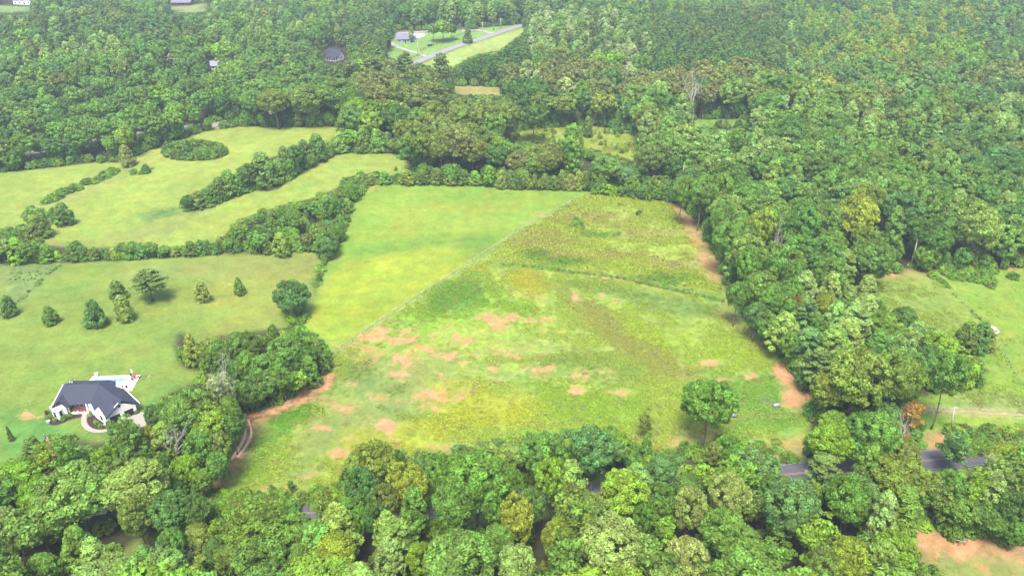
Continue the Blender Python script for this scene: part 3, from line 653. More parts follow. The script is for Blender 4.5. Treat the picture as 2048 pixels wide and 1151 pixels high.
# --- hedge between the two upper strips
for bx, by, ty, w, t in [(378,420,388,34,'dark'),(398,416,380,40,'cedar'),(420,408,374,42,'dark'),(442,400,352,44,'cedar'),(462,392,338,50,'mid'),(480,386,345,40,'dark'),(500,380,325,46,'cedar'),(530,373,303,72,'cedar'),(556,362,320,44,'mid'),(574,352,292,46,'cedar'),
    (592,346,288,48,'dark'),(612,334,278,48,'cedar'),(636,320,266,52,'dark'),(660,308,280,36,'mid'),(684,304,262,44,'mid'),(706,303,256,40,'bright'),(730,303,255,46,'cedar'),(756,303,256,44,'mid'),(778,302,262,34,'dark'),(690,272,256,30,'mid')]:
    B('cedar' if random.random() < 0.7 else 'oak', bx, by, ty, w, t, v=random.choice([1, 2]))
# --- row along the lawn's top
for bx, by, ty, w, t in [(12,526,476,50,'pale'),(40,526,474,44,'bright'),(66,524,480,48,'mid'),(95,522,488,44,'mid'),(118,520,500,24,'bright'),(148,521,486,34,'cedar'),(170,519,490,34,'dark'),(190,518,492,34,'cedar'),(209,516,494,13,'dark'),(228,516,494,26,'olive'),
    (266,516,480,34,'mid'),(286,516,484,34,'blue'),(304,514,482,36,'mid'),(330,513,490,32,'mid'),(352,512,490,26,'olive'),(384,511,480,36,'cedar'),(402,510,478,26,'dark'),(416,509,477,22,'dark'),(436,508,482,22,'dark'),(250,516,506,16,'mid'),
    (565,510,464,46,'olive'),(538,506,480,30,'cedar'),(596,500,465,30,'mid'),(618,500,462,30,'brown'),(645,502,470,46,'mid'),(660,478,440,36,'dark'),(683,440,419,24,'yellow'),(695,425,395,26,'mid')]:
    B('cedar' if t in ('cedar', 'dark', 'olive', 'blue') else random.choice(['oak', 'cedar']), bx, by, ty, w, t, v=random.choice([1, 2]))
# --- bushes of the left meadow
for bx, by, ty, w, t in [(82,472,428,60,'cedar'),(70,440,407,44,'mid'),(130,449,404,50,'dark'),(112,445,410,30,'mid'),(48,474,446,46,'mid'),(20,470,452,40,'dark'),(5,465,455,26,'mid'),(257,332,288,36,'brown'),(268,347,334,20,'mid'),(293,346,326,22,'dark'),(281,348,338,16,'bright'),(300,240+98,333,14,'mid')]:
    B('cedar' if t != 'mid' else 'shrub', bx, by, ty, w, t, v=2)
for a in range(24):
    q = 6.28*a/24; B('shrub', 390+56*math.cos(q), 306+13*math.sin(q), 288+13*math.sin(q)+random.uniform(-3, 3), 24, random.choice(['mid', 'mid', 'cedar', 'blue']))
B('cedar', 376, 308, 277, 26, 'cedar', v=1)
for a in range(10): B('shrub', 375+a*8-30, 306, 296, 22, 'mid')
for a in range(26):
    t = a/25; bx = 92+140*t+random.uniform(-6, 6); by = 402-60*t+random.uniform(-3, 6); B('shrub', bx, by, by-8-random.random()*7, 20, random.choice(['mid', 'bright', 'mid', 'blue']))
for bx, by in [(664,508),(655,520),(648,530),(645,540),(640,552),(636,562),(632,570),(588,658),(584,664)]: B('shrub', bx, by, by-11, 12, random.choice(['mid', 'olive', 'dark']))
# --- grove left of the rough field
for px_, ty, w, h, k, t in [(375,668,46,9.5,'cedar','olive'),(412,678,50,9,'airy','olive'),(445,668,64,12,'airy','mid'),(470,663,60,13,'oak','mid'),(497,658,48,13,'oak','olive'),(430,742,60,11,'airy','silver'),(459,716,58,11,'oak','blue'),(488,700,60,13,'oak','mid'),
    (528,706,84,12,'oak','mid'),(545,649,40,12,'cedar','cedar'),(568,670,74,13,'oak','mid'),(590,657,40,13,'poplar','mid'),(602,690,60,11,'oak','dark'),(632,680,46,10,'cedar','cedar'),(520,746,80,9.5,'oak','dark'),(560,735,60,10,'oak','mid'),(587,744,56,7,'oak','bright'),(615,712,50,9,'cedar','dark'),(500,755,60,9,'oak','blue'),(450,760,60,12,'airy','silver')]:
    A(k, px_, ty, w, h, t, v=random.choice([1, 2]))
# --- grove in front of the house
for px_, ty, w, h, k, t in [(57,872,50,5,'cedar','dark'),(78,885,30,5,'airy','bright'),(122,868,78,15,'airy','mid'),(100,880,50,11,'airy','brown'),(195,888,52,13,'oak','bright'),(185,905,40,12,'airy','bright'),(243,829,76,17,'airy','mid'),(262,850,62,14,'pine','pine'),
    (295,848,38,8,'oak','yellow'),(300,806,42,11,'oak','blue'),(330,802,46,12,'oak','mid'),(365,780,100,17,'oak','mid'),(345,812,60,14,'poplar','mid'),(400,780,60,16,'oak','olive'),(432,745,64,17,'airy','silver'),(452,785,54,14,'oak','mid'),(455,815,64,13,'oak','dark'),
    (410,815,80,14,'oak','bright'),(390,850,80,15,'oak','mid'),(365,900,74,13,'oak','bright'),(425,860,60,13,'oak','olive'),(299,930,66,11,'airy','yellow'),(30,915,100,13,'oak','bright'),(80,900,60,10,'airy','yellow'),(150,925,70,14,'oak','mid'),(120,940,80,13,'airy','olive'),
    (230,915,60,15,'pine','pine'),(250,895,56,16,'pine','pine'),(270,900,50,14,'oak','dark'),(60,960,90,12,'oak','bright'),(10,950,70,12,'oak','mid'),(200,960,60,11,'oak','mid'),(430,900,60,11,'oak','mid'),(320,900,50,12,'oak','dark'),(345,960,60,9,'oak','dark'),(400,930,60,10,'oak','mid')]:
    A(k, px_, ty, w, h, t)
# --- grove that runs down the right side of the field
for px_, ty, w, h, k, t in [(1668,543,46,17,'poplar','pale'),(1741,550,46,13,'poplar','pale'),(1703,570,46,13,'poplar','pale'),(1734,588,62,13,'poplar','pale'),(1605,515,44,19,'oak','mid'),(1620,543,62,18,'poplar','pale'),(1560,493,76,21,'airy','mid'),(1508,490,62,20,'oak','mid'),
    (1480,560,56,15,'oak','mid'),(1518,602,56,13,'oak','blue'),(1622,599,62,16,'pine','blue'),(1588,600,52,15,'poplar','mid'),(1575,625,60,14,'poplar','pale'),(1720,606,74,14,'poplar','pale'),(1678,606,54,14,'poplar','pale'),(1772,620,56,11,'oak','bright'),(1814,613,56,11,'oak','blue'),
    (1845,642,46,11,'poplar','pale'),(1803,651,70,12,'oak','mid'),(1765,662,62,12,'poplar','mid'),(1890,668,84,10,'oak','bright'),(1862,690,60,10,'oak','dark'),(1932,712,70,8,'shrub','bright'),(1900,720,66,8,'oak','dark'),(1626,656,72,14,'pine','blue'),(1598,583,28,15,'oak','rust'),
    (1654,583,38,14,'oak','yellow'),(1590,660,60,12,'oak','mid'),(1640,700,72,13,'pine','pine'),(1680,660,60,14,'poplar','mid'),(1640,620,50,14,'oak','mid'),(1550,560,60,17,'oak','mid'),(1590,560,60,16,'oak','mid'),(1540,620,50,12,'oak','mid'),(1700,640,66,14,'poplar','pale'),(1830,700,70,11,'oak','mid'),(1750,690,60,12,'oak','dark')]:
    A(k, px_, ty, w, h, t)
# --- trees between the field and the road, lower right
for px_, ty, w, h, k, t in [(1668,843,110,15,'oak','bright'),(1765,822,110,17,'oak','mid'),(1725,860,60,13,'airy','mid'),(1820,880,70,12,'oak','olive'),(1918,863,74,11,'airy','blue'),(2026,880,84,13,'oak','yellow'),(1992,905,46,12,'airy','silver'),(1460,868,60,11,'oak','mid'),
    (1432,880,46,10,'oak','olive'),(1500,885,70,10,'airy','bright'),(1528,900,50,8,'airy','mid'),(1330,905,80,12,'oak','blue'),(1932,933,66,15,'airy','mid'),(1968,940,70,15,'airy','bright'),(2001,943,62,15,'poplar','pale'),(1905,935,50,13,'airy','mid'),(1895,960,70,12,'airy','olive'),(1860,960,60,10,'oak','mid'),(2040,980,70,13,'oak','dark'),(1930,990,80,10,'oak','mid'),(1990,1010,80,9,'oak','dark'),(2040,1040,60,8,'oak','mid')]:
    A(k, px_, ty, w, h, t)
# --- the foreground wood below the road
for px_, ty, w, h, k, t in [(1590,958,150,19,'oak','blue'),(1710,953,98,18,'oak','mid'),(1782,983,50,17,'poplar','pale'),(1800,1064,104,13,'oak','bright'),(1383,965,78,17,'oak','cream'),(1468,938,84,18,'oak','cream'),(1713,1078,108,15,'oak','yellow'),(1660,1092,80,15,'oak','olive'),(1376,1077,104,15,'oak','cream'),
    (747,884,104,14,'oak','olive'),(817,923,86,17,'oak','yellow'),(872,905,66,16,'oak','mid'),(720,928,88,17,'oak','blue'),(950,905,150,20,'oak','mid'),(1085,860,112,18,'oak','mid'),(1190,853,112,18,'oak','blue'),(1100,906,86,18,'oak','bright'),(1255,943,122,18,'oak','bright'),(1150,961,52,16,'oak','brown'),
    (1065,972,64,14,'oak','mid'),(990,985,60,13,'oak','mid'),(1010,1003,50,12,'oak','bright'),(1545,945,50,12,'oak','mid'),(1640,958,54,12,'oak','bright'),(700,1010,60,12,'oak','mid'),(640,1032,56,11,'oak','olive'),(745,1000,60,13,'oak','dark'),(1032,989,78,17,'oak','yellow'),(1220,1044,150,17,'oak','cream'),(1109,1034,66,15,'oak','yellow'),(772,1077,58,14,'poplar','pale'),(838,1080,66,13,'oak','bright'),(1029,1090,104,15,'oak','pale'),(671,1065,104,15,'oak','yellow'),(998,1038,74,15,'oak','mid'),(900,960,100,18,'oak','mid'),(770,960,70,15,'oak','brown'),
    (260,989,84,14,'oak','olive'),(330,983,92,14,'oak','blue'),(382,986,66,13,'oak','blue'),(504,1004,54,13,'poplar','pale'),(452,1023,84,13,'airy','mid'),(573,1042,92,14,'oak','mid'),(448,1084,68,13,'oak','olive'),(139,1056,70,13,'poplar','mid'),(313,1108,112,14,'oak','pale'),(591,1087,62,13,'oak','olive'),(70,1100,90,12,'oak','mid'),
    (180,1075,70,13,'poplar','pale'),(645,985,66,13,'airy','olive'),(1005,915,80,18,'oak','mid'),(1330,960,70,16,'oak','mid'),(1490,1060,110,13,'oak','mid'),(1560,1080,90,13,'airy','mid'),(1290,1000,60,14,'oak','mid'),(900,1060,80,14,'oak','mid'),(10,1010,80,13,'oak','pale'),(335,1052,76,13,'oak','mid'),(392,1046,76,12,'oak','olive'),(436,1040,60,11,'oak','bright'),(415,1072,70,13,'oak','dark'),(700,985,60,13,'oak','mid')]:
    A(k, px_, ty, w, h, t)
# --- middle band of big oaks
for px_, ty, w, h, k, t in [(845,244,84,22,'oak','olive'),(905,244,100,23,'oak','brown'),(880,262,70,20,'oak','olive'),(945,270,70,18,'oak','brown'),(1000,272,64,15,'oak','bright'),(1040,300,60,14,'oak','brown'),(1095,282,80,19,'oak','brown'),(1075,300,60,16,'oak','mid'),(1146,245,46,26,'poplar','mid'),(1146,285,50,18,'airy','mid'),
    (925,207,80,20,'oak','olive'),(815,262,60,18,'oak','mid'),(1215,312,80,13,'oak','mid'),(1260,330,60,12,'oak','blue'),(1330,262,70,22,'oak','mid'),(1375,270,70,22,'airy','pale'),(1300,205,60,22,'oak','olive'),(1330,232,62,18,'oak','olive'),(1350,300,60,18,'oak','dark'),
    (1238,220,24,12,'cedar','dark'),(1177,233,28,10,'cedar','cedar'),(882,104,40,24,'pine','pine'),(812,103,44,24,'pine','pine'),(800,112,30,22,'pine','pine'),(742,112,50,22,'pine','pine'),(700,118,46,22,'pine','pine'),(1130,155,50,18,'poplar','silver'),(1055,120,34,22,'poplar','silver'),(1072,140,30,18,'poplar','silver'),
    (675,152,110,24,'oak','mid'),(610,165,80,22,'oak','olive'),(545,168,80,22,'oak','olive'),(500,172,60,20,'oak','mid'),(740,162,80,22,'oak','brown'),(845,160,100,24,'oak','brown'),(800,158,60,22,'oak','olive'),(1080,150,50,22,'oak','mid'),(1570,185,46,20,'airy','silver'),(885,36,44,17,'oak','bright'),(865,44,30,14,'oak','mid'),(903,44,28,13,'oak','dark'),(935,52,26,12,'cedar','cedar'),(822,54,12,11,'poplar','mid'),
    (1450,385+10,60,22,'oak','mid'),(1530,410,62,22,'oak','yellow'),(1725,388,90,24,'oak','yellow'),(1800,415,50,20,'poplar','mid'),(1410,335,64,24,'oak','mid'),(1370,340,50,22,'oak','mid'),(1450,340,60,24,'oak','mid'),(1620,395,70,24,'oak','mid'),(1660,400,70,22,'oak','mid'),(1860,360,80,24,'oak','mid'),(1960,390,80,22,'oak','mid')]:
    A(k, px_, ty, w, h, t)
# --- small trees growing on the young clearing
for i in range(90):
    bx = random.uniform(1025, 1272); by = random.uniform(262, 316)
    if inside(OPEN['young'], bx, by): B('cedar', bx, by, by-random.uniform(6, 15), random.uniform(7, 15), random.choice(['mid', 'cedar', 'blue', 'bright']), v=random.choice([0, 1, 3]))
for i in range(15):
    bx = 412+i*12; B('dome', bx, 1046-i*1.2+random.uniform(-5, 5), 1006+random.uniform(-6, 6), random.uniform(34, 52), random.choice(['mid', 'bright', 'olive', 'mid']))
NMAN = len(TREES)

# --- the woods: trees on every patch of ground that is not open, kept off roads, houses and what the photograph shows between them
class Poly:
    def __init__(s, P): s.P = P; s.b = (min(p[0] for p in P), min(p[1] for p in P), max(p[0] for p in P), max(p[1] for p in P)); s.e = [(P[i][0], P[i][1], P[(i+1) % len(P)][0], P[(i+1) % len(P)][1]) for i in range(len(P))]
    def has(s, x, y):
        b = s.b
        if x < b[0] or x > b[2] or y < b[1] or y > b[3]: return False
        c = False
        for x1, y1, x2, y2 in s.e:
            if (y1 > y) != (y2 > y) and x < (x2-x1)*(y-y1)/(y2-y1)+x1: c = not c
        return c
OPQ = [Poly(P) for P in OPEN.values()]
def near_any(px_, py_, boxes): return any(a <= px_ <= c and b <= py_ <= d for a, b, c, d in boxes)
def zone(bx, by):
    """what grows where: list of (species, tone, weight), height range, width factor, spacing"""
    if by > 940: return [('oak', 'mid', 5), ('oak', 'dark', 1.5), ('oak', 'bright', 3), ('oak', 'olive', 2), ('oak', 'yellow', 1.2), ('oak', 'pale', 1), ('oak', 'blue', 1.5), ('poplar', 'pale', 1), ('poplar', 'mid', 1), ('pine', 'pine', .8), ('airy', 'mid', 4), ('airy', 'bright', 3.5), ('airy', 'olive', 2)], (12, 18), .74, 6.3
    if bx < 720 and by > 640: return [('oak', 'mid', 4), ('oak', 'bright', 2), ('oak', 'dark', 2), ('airy', 'mid', 2), ('pine', 'pine', 1)], (8, 13), .7, 5.5
    if bx < 740 and by > 350: return [('oak', 'mid', 4), ('oak', 'bright', 3), ('oak', 'blue', 1), ('poplar', 'pale', 2), ('cedar', 'cedar', 3), ('oak', 'yellow', 1), ('cedar', 'dark', 2)], (6, 10), .62, 4.4
    if bx > 1340 and by > 255: 
        return [('oak', 'mid', 6), ('oak', 'blue', 3), ('oak', 'olive', 1.5), ('poplar', 'pale', 1.2), ('oak', 'pale', 1.6), ('oak', 'dark', 2), ('airy', 'mid', 2.2), ('airy', 'pale', 1), ('pine', 'pine', 1), ('oak', 'brown', .3)], (16, 23), .56, 7.4
    if bx < 480 and by > 190: return [('oak', 'mid', 4), ('oak', 'dark', 2), ('cedar', 'cedar', 2), ('pine', 'pine', 4), ('poplar', 'bright', 1.5), ('oak', 'bright', 2), ('oak', 'brown', .4)], (11, 18), .58, 6.5
    if bx < 700: return [('oak', 'mid', 6), ('oak', 'blue', 3), ('poplar', 'pale', 3.5), ('poplar', 'mid', 2), ('oak', 'bright', 1.5), ('oak', 'dark', 1.5), ('pine', 'pine', 2), ('oak', 'olive', 1)], (13, 21), .60, 7.2
    if 895 < bx < 1060 and 95 < by < 175: return [('pine', 'pine', 8), ('pine', 'dark', 3), ('cedar', 'cedar', 2)], (13, 18), .5, 5.2
    if bx < 1250 and by > 150: return [('oak', 'olive', 4), ('oak', 'brown', 3), ('oak', 'mid', 4), ('oak', 'dark', 3), ('oak', 'bright', .7)], (14, 22), .62, 7.6
    if 1050 < bx < 1260 and 55 < by: return [('poplar', 'silver', 5), ('poplar', 'pale', 7), ('oak', 'mid', 2), ('pine', 'pine', 1.5)], (15, 20), .58, 6.4
    if 1300 < bx < 1560 and 60 < by < 190: return [('pine', 'pine', 8), ('pine', 'dark', 3), ('oak', 'brown', 1.5), ('poplar', 'bright', .5)], (15, 21), .48, 6.2
    if 1600 < bx < 1960 and 50 < by < 170: return [('poplar', 'bright', 7), ('oak', 'bright', 3), ('poplar', 'yellow', 3), ('pine', 'blue', 3), ('oak', 'mid', 2)], (13, 19), .56, 6.4
    if bx > 1250 and by > 170: return [('oak', 'olive', 3), ('oak', 'brown', 3), ('oak', 'mid', 4), ('oak', 'blue', 2), ('oak', 'yellow', .6), ('poplar', 'pale', 1)], (15, 22), .64, 7.6
    return [('oak', 'mid', 5), ('oak', 'blue', 4), ('poplar', 'pale', 3), ('poplar', 'mid', 2), ('pine', 'pine', 3.5), ('oak', 'olive', 1.5), ('oak', 'bright', 1), ('pine', 'blue', 1)], (13, 20), .60, 7.4
import bisect
class Grid:
    def __init__(s, c): s.c = c; s.d = {}
    def add(s, x, y, r): s.d.setdefault((int(x//s.c), int(y//s.c)), []).append((x, y, r))
    def hit(s, x, y, r, f):
        i, j = int(x//s.c), int(y//s.c)
        for a in (i-1, i, i+1):
            for b in (j-1, j, j+1):
                for X_, Y_, R_ in s.d.get((a, b), ()):
                    if (x-X_)**2+(y-Y_)**2 < ((r+R_)*f)**2: return True
        return False
G = Grid(14)
for t in TREES: G.add(t['x'], t['y'], t['w']/2)
OPN = list(OPEN.values())
allroads = [(P, w) for P, w in ROADS_W.values()]+[([unp(*p) for p in DRV], 4)]
def hash_i(t): return sum(ord(c)*(i+1) for i, c in enumerate(t)) % 23
cand = []
y = 52.0
while y < 1120:
    half = (y+65)*0.66+(130 if y < 420 else 60)
    sp_ = 4.6 if y < 620 else (5.6 if y < 800 else 7.5)
    xs = np.arange(-half, half, sp_)
    for x in xs: cand.append((x+random.uniform(-.45, .45)*sp_, y+random.uniform(-.45, .45)*sp_))
    y += sp_*0.9
random.shuffle(cand)
CA = np.array(cand); cz = T(CA[:, 0], CA[:, 1]); bpx, bpv, bD = proj(CA[:, 0], CA[:, 1], cz)
op = np.zeros(len(CA), bool)
for P in OPN: op |= inside(P, bpx, bpv)
for P, w in allroads: op |= edge_dist(P, CA[:, 0], CA[:, 1], False) < w/2+1.8
for hx, hy, hr in [(-101, 158, 14)]: op |= np.hypot(CA[:, 0]-hx, CA[:, 1]-hy) < hr
for (a, b, c, d) in HOUSEBOX: op |= (bpx > a-4) & (bpx < c+4) & (bpv > b) & (bpv < d+6)
keep = np.where(~op)[0]
def Tg0(x, y): return float(T(x, y))
THIN = [(603, 1019, 622, 1026), (1584, 941, 1604, 951), (1855, 914, 1868, 926), (1385, 241, 1490, 252), (905, 174, 998, 189), (428, 243, 482, 254), (0, 0, 62, 20), (340, 0, 418, 22), (650, 100, 692, 118), (420, 128, 436, 138), (340, 118, 350, 126), (792, 62, 850, 88), (845, 56, 950, 60)]
def sees_open(x, y, z0, h, w):
    pts = [(0, 1.0), (0, .35), (-.3, .62), (.3, .62), (-.40, .72), (.40, .72), (0, .8), (-.2, .92), (.2, .92), (-.44, .5), (.44, .5)]
    pa = proj(x, y, z0); pb = proj(x, y, z0+h); hw = .4*w*FPX/pa[2]
    for (a, b, c, d) in THIN:
        if pa[0]-hw < c and pa[0]+hw > a and pb[1] < d and pa[1] > b: return True
    for a, b in pts:
        p = proj(x+a*w, y, z0+b*h)
        for q in ((p[0], p[1]),):
            if near_any(q[0], q[1], SUBTREE) or near_any(q[0], q[1], HOUSEBOX): return True
            if -30 < q[0] < 2080:
                for P in OPQ:
                    if P.has(q[0], q[1]): return True
    return False
for i in keep:
    x, y = cand[i]; z0 = float(cz[i]); bx, by = float(bpx[i]), float(bpv[i])
    if bD[i] < 10: continue
    mix, (h0, h1), wf, spc = zone(bx, by)
    ws = [q[2]*math.exp(5.0*(float(vnoise(x, y, 42 if y < 330 else 70, 40+hash_i(q[0]+q[1])))-.5)) for q in mix]      # kinds stand in groups
    m = random.choices(mix, ws)[0]
    k = m[0]; h = random.uniform(h0, h1)
    if k == 'cedar': h *= .62
    if k == 'pine': h *= 1.04
    w = h*wf*{'oak': 1.1, 'poplar': .68, 'pine': .68, 'cedar': .85, 'airy': .95}[k]*random.uniform(.8, 1.35)
    w = max(3.0, min(w, 14))
    if G.hit(x, y, w/2, .50 if (by > 940 or (bx < 740 and 350 < by < 520)) else (.60 if by > 300 else .66)): continue
    if y < 760:
        ok = False
        for f in (1.0, .78, .58):
            if not sees_open(x, y, z0, h*f, w*f): ok = True; h *= f; w *= f; break
        if not ok: continue
    G.add(x, y, w/2); add(k, x, y, h, w, m[1], False)
# lower trees that close the woods' edges down to the ground
G2 = Grid(14)
for k, P in OPEN_W.items():
    for p in smooth_line(P+[P[0]], 2.5):
        for _ in range(2):
            x, y = p[0]+random.uniform(-9, 9), p[1]+random.uniform(-9, 9); z0 = Tg0(x, y); q = proj(x, y, z0)
            if not (-60 < q[0] < 2110 and q[1] < 1200) or any(Q_.has(q[0], q[1]) for Q_ in OPQ) or near_any(q[0], q[1], HOUSEBOX) or near_any(q[0], q[1], SUBTREE): continue
            if any(edge_dist(Pr, np.array(x), np.array(y), False) < w_/2+1.8 for Pr, w_ in allroads): continue
            if k in ('lawn', 'upper', 'farlawn', 'roadfield') and not G.hit(x, y, 2, .9): continue
            h = random.uniform(4.5, 9.5); w = h*random.uniform(.7, 1.0)
            if G2.hit(x, y, w/2, .62) or sees_open(x, y, z0, h, w): continue
            G2.add(x, y, w/2); add('dome', x, y, h, w, random.choice(['mid', 'mid', 'dark', 'blue', 'bright', 'olive']), False)
print('trees', NMAN, len(TREES))
# ------------------------------------------------------------------ trees as objects
NAMES = {'oak': 'broadleaf_tree', 'poplar': 'poplar_tree', 'pine': 'pine_tree', 'cedar': 'cedar_tree', 'shrub': 'shrub', 'airy': 'leafy_tree', 'dome': 'bushy_tree'}
SHAPE = {'oak': 'broadleaf tree', 'poplar': 'pointed poplar', 'pine': 'pine', 'cedar': 'cedar', 'shrub': 'shrub', 'airy': 'loose-crowned tree', 'dome': 'bushy tree'}
LAND = [('the white house', 190, 800), ('the pool deck', 235, 765), ('the narrow clipped evergreen', 24, 870), ('the curved walkway', 190, 860), ('the hidden concrete driveway', 215, 985), ('the rutted dirt track', 470, 880),
 ('the bare bank', 600, 790), ('the lower left road gap', 610, 1024), ('the rough field\'s lower edge', 820, 960), ('the rough field\'s bottom corner', 500, 1000), ('the spindly roadside tree', 1287, 870), ('the lone olive oak', 1395, 830), ('the middle road gap', 1590, 945),
 ('the orange-leaved tree', 1805, 830), ('the far right road gap', 1862, 920), ('the weathered utility pole', 1900, 840), ('the bare dirt lot', 1900, 1090), ('the wooden fence brace', 1920, 1070), ('the orange clay patch', 1590, 800), ('the pink-roofed shed', 1985, 668),
 ('the right pasture\'s top', 1860, 545), ('the white box stand', 1292, 385), ('the brown mown strip', 1400, 480), ('the weedy fenced field', 1250, 380), ('the young tree clearing', 1180, 280), ('the bare white tree', 1395, 200), ('the small hidden meadow', 1440, 246),
 ('the tan field strip', 950, 182), ('the roadside field', 960, 105), ('the grey house', 812, 78), ('the half-hidden white house', 670, 110), ('the brown cabin', 362, 12), ('the top corner house', 30, 8), ('the short road glimpse', 455, 246), ('the oval bush island', 390, 300),
 ('the left meadow', 130, 400), ('the hedgerow above the lawn', 300, 500), ('the hayfield\'s left edge', 680, 450), ('the hayfield\'s top edge', 860, 365), ('the meadow hedge', 530, 350), ('the lawn\'s fence line', 640, 545), ('the grove beside the lawn', 520, 720), ('the lawn trees', 300, 600),
 ('the foreground wood\'s middle', 1000, 1060), ('the bottom left corner', 300, 1110), ('the bottom edge, left half', 700, 1110), ('the bottom edge, right half', 1350, 1080), ('the dirt lot\'s left wood', 1650, 1080), ('the tongue of woodland', 1700, 640), ('the right wall of woods', 1800, 430), ('the deep right wood', 1750, 320), ('the far upper right wood', 1750, 130), ('the wood behind left meadow', 250, 210), ('the far upper left wood', 300, 90)]
_o = 'first second third fourth fifth sixth seventh eighth ninth tenth eleventh twelfth thirteenth fourteenth fifteenth sixteenth seventeenth eighteenth nineteenth'.split()
ORD = _o+['twentieth']+['twenty-'+q for q in _o[:9]]+['thirtieth']+['thirty-'+q for q in _o[:9]]+['fortieth']+['forty-'+q for q in _o[:9]]
for t in TREES:
    z = Tg(t['x'], t['y']); t['z'] = z
    p = proj(t['x'], t['y'], z+t['h']*.6); t['px'], t['py'], t['D'] = p
    t['size'] = (t['w']*FPX/p[2])*(t['h']*CP*FPX/p[2])*(1.5 if t['man'] else 1)
    t['inview'] = -25 < p[0] < 2073 and -10 < p[1] < 1190
CAPS = {'oak': 300, 'poplar': 210, 'pine': 170, 'cedar': 300, 'shrub': 300, 'airy': 250, 'dome': 280}
SOLO, REST = [], []
for k in CAPS:
    ks = sorted([t for t in TREES if t['kind'] == k and t['inview']], key=lambda t: -t['size'])
    SOLO += ks[:CAPS[k]]; REST += ks[CAPS[k]:]+[t for t in TREES if t['kind'] == k and not t['inview']]
def sizeword(t):
    h = t['h']
    if t['kind'] in ('shrub', 'cedar'): return 'tall' if h > 8 else ('small' if h < 4 else 'medium')
    return 'big' if h > 16.5 else ('small' if h < 11 else 'medium')
keys = {}
for t in SOLO:
    d = sorted(((math.hypot(t['px']-a, (t['py']-b)*1.3), n, a, b) for n, a, b in LAND))[0]
    dx, dy = t['px']-d[2], (t['py']-d[3])*1.3
    rel = ('right of' if dx > 0 else 'left of') if abs(dx) > abs(dy) else ('below' if dy > 0 else 'above')
    t['lm'] = d[1]
    keys.setdefault((sizeword(t), TWORD[t['tone']], SHAPE[t['kind']], rel, d[1]), []).append(t)
for (a, b, c, r_, n), ts in keys.items():
    ts.sort(key=lambda t: t['px'])
    base = f"{a} {b} {c} {r_} {n}"
    if len(ts) == 1: ts[0]['label'] = base
    else:
        for i, t in enumerate(ts): t['label'] = base+f", {ORD[i]} from left"
def tone_of(t):
    a = TONE[t['tone']]; b = TONE['mid']; f = 0.0 if t.get('man') else (0.25 if t['y'] < 330 else 0.05); return tuple(p*(1-f)+q*f for p, q in zip(a, b))
def jtone(c, s=.17):
    f = random.uniform(1-s, 1+s); return (c[0]*f*random.uniform(.9, 1.12), c[1]*f, c[2]*f*random.uniform(.85, 1.2))
for t in SOLO:
    k = t['kind']; vi = t.get('v'); pr = PROTO[k]; H0, W0, cm, tm = pr[(vi if vi is not None else random.randrange(len(pr))) % len(pr)]
    root = bpy.data.objects.new(NAMES[k], None); COL.objects.link(root); root.empty_display_size = 1
    root.location = (t['x'], t['y'], t['z']); root.rotation_euler = (random.uniform(-.03, .03), random.uniform(-.03, .03), random.uniform(0, 6.28))
    sx = t['w']/W0; sz = t['h']/H0
    root.scale = (sx*random.uniform(.93, 1.07), sx*random.uniform(.93, 1.07), sz)
    if t.get('narrow'): root.scale = (.28, .28, sz)
    tag(root, t['label'], 'shrub' if k == 'shrub' else 'tree', ('shrubs' if k == 'shrub' else 'trees')+' near '+t['lm'])
    if t.get('bare'):
        o = put('trunk', DEAD[0], root); o.scale = (.25, .25, .16); continue
    c = put('crown', cm, root); c['tint'] = list(jtone(tone_of(t), .1))
    put('trunk', tm, root)
    if t.get('clear'): c.scale = (1, 1, .82); c.location = (0, 0, 3.6)

# ------------------------------------------------------------------ masses: woods, undergrowth, weeds (geometry nodes over point clouds)
def model(name, V, Q, A, mat, trunk=None):
    me = np_mesh(name, V, Q, [M[mat]], {'var': A}); o = bpy.data.objects.new(name, me)
    if trunk is not None:
        nb = len(me.vertices); tv = np.array([v.co[:] for v in trunk.vertices]); tf = [tuple(i+nb for i in p.vertices) for p in trunk.polygons]
        vs = [tuple(v) for v in V]+[tuple(v) for v in tv]; fs = [tuple(q) for q in Q]+tf
        m2 = bpy.data.meshes.new(name); m2.from_pydata(vs, [], fs); m2.materials.append(M[mat]); m2.materials.append(M['bark'])
        at = m2.attributes.new('var', 'FLOAT_COLOR', 'POINT'); c = np.ones((len(vs), 4), np.float32); c[:nb, :3] = A; at.data.foreach_set('color', c.ravel())
        m2.polygons.foreach_set('material_index', [0]*len(Q)+[1]*len(tf)); m2.update(); o.data = m2
    return o
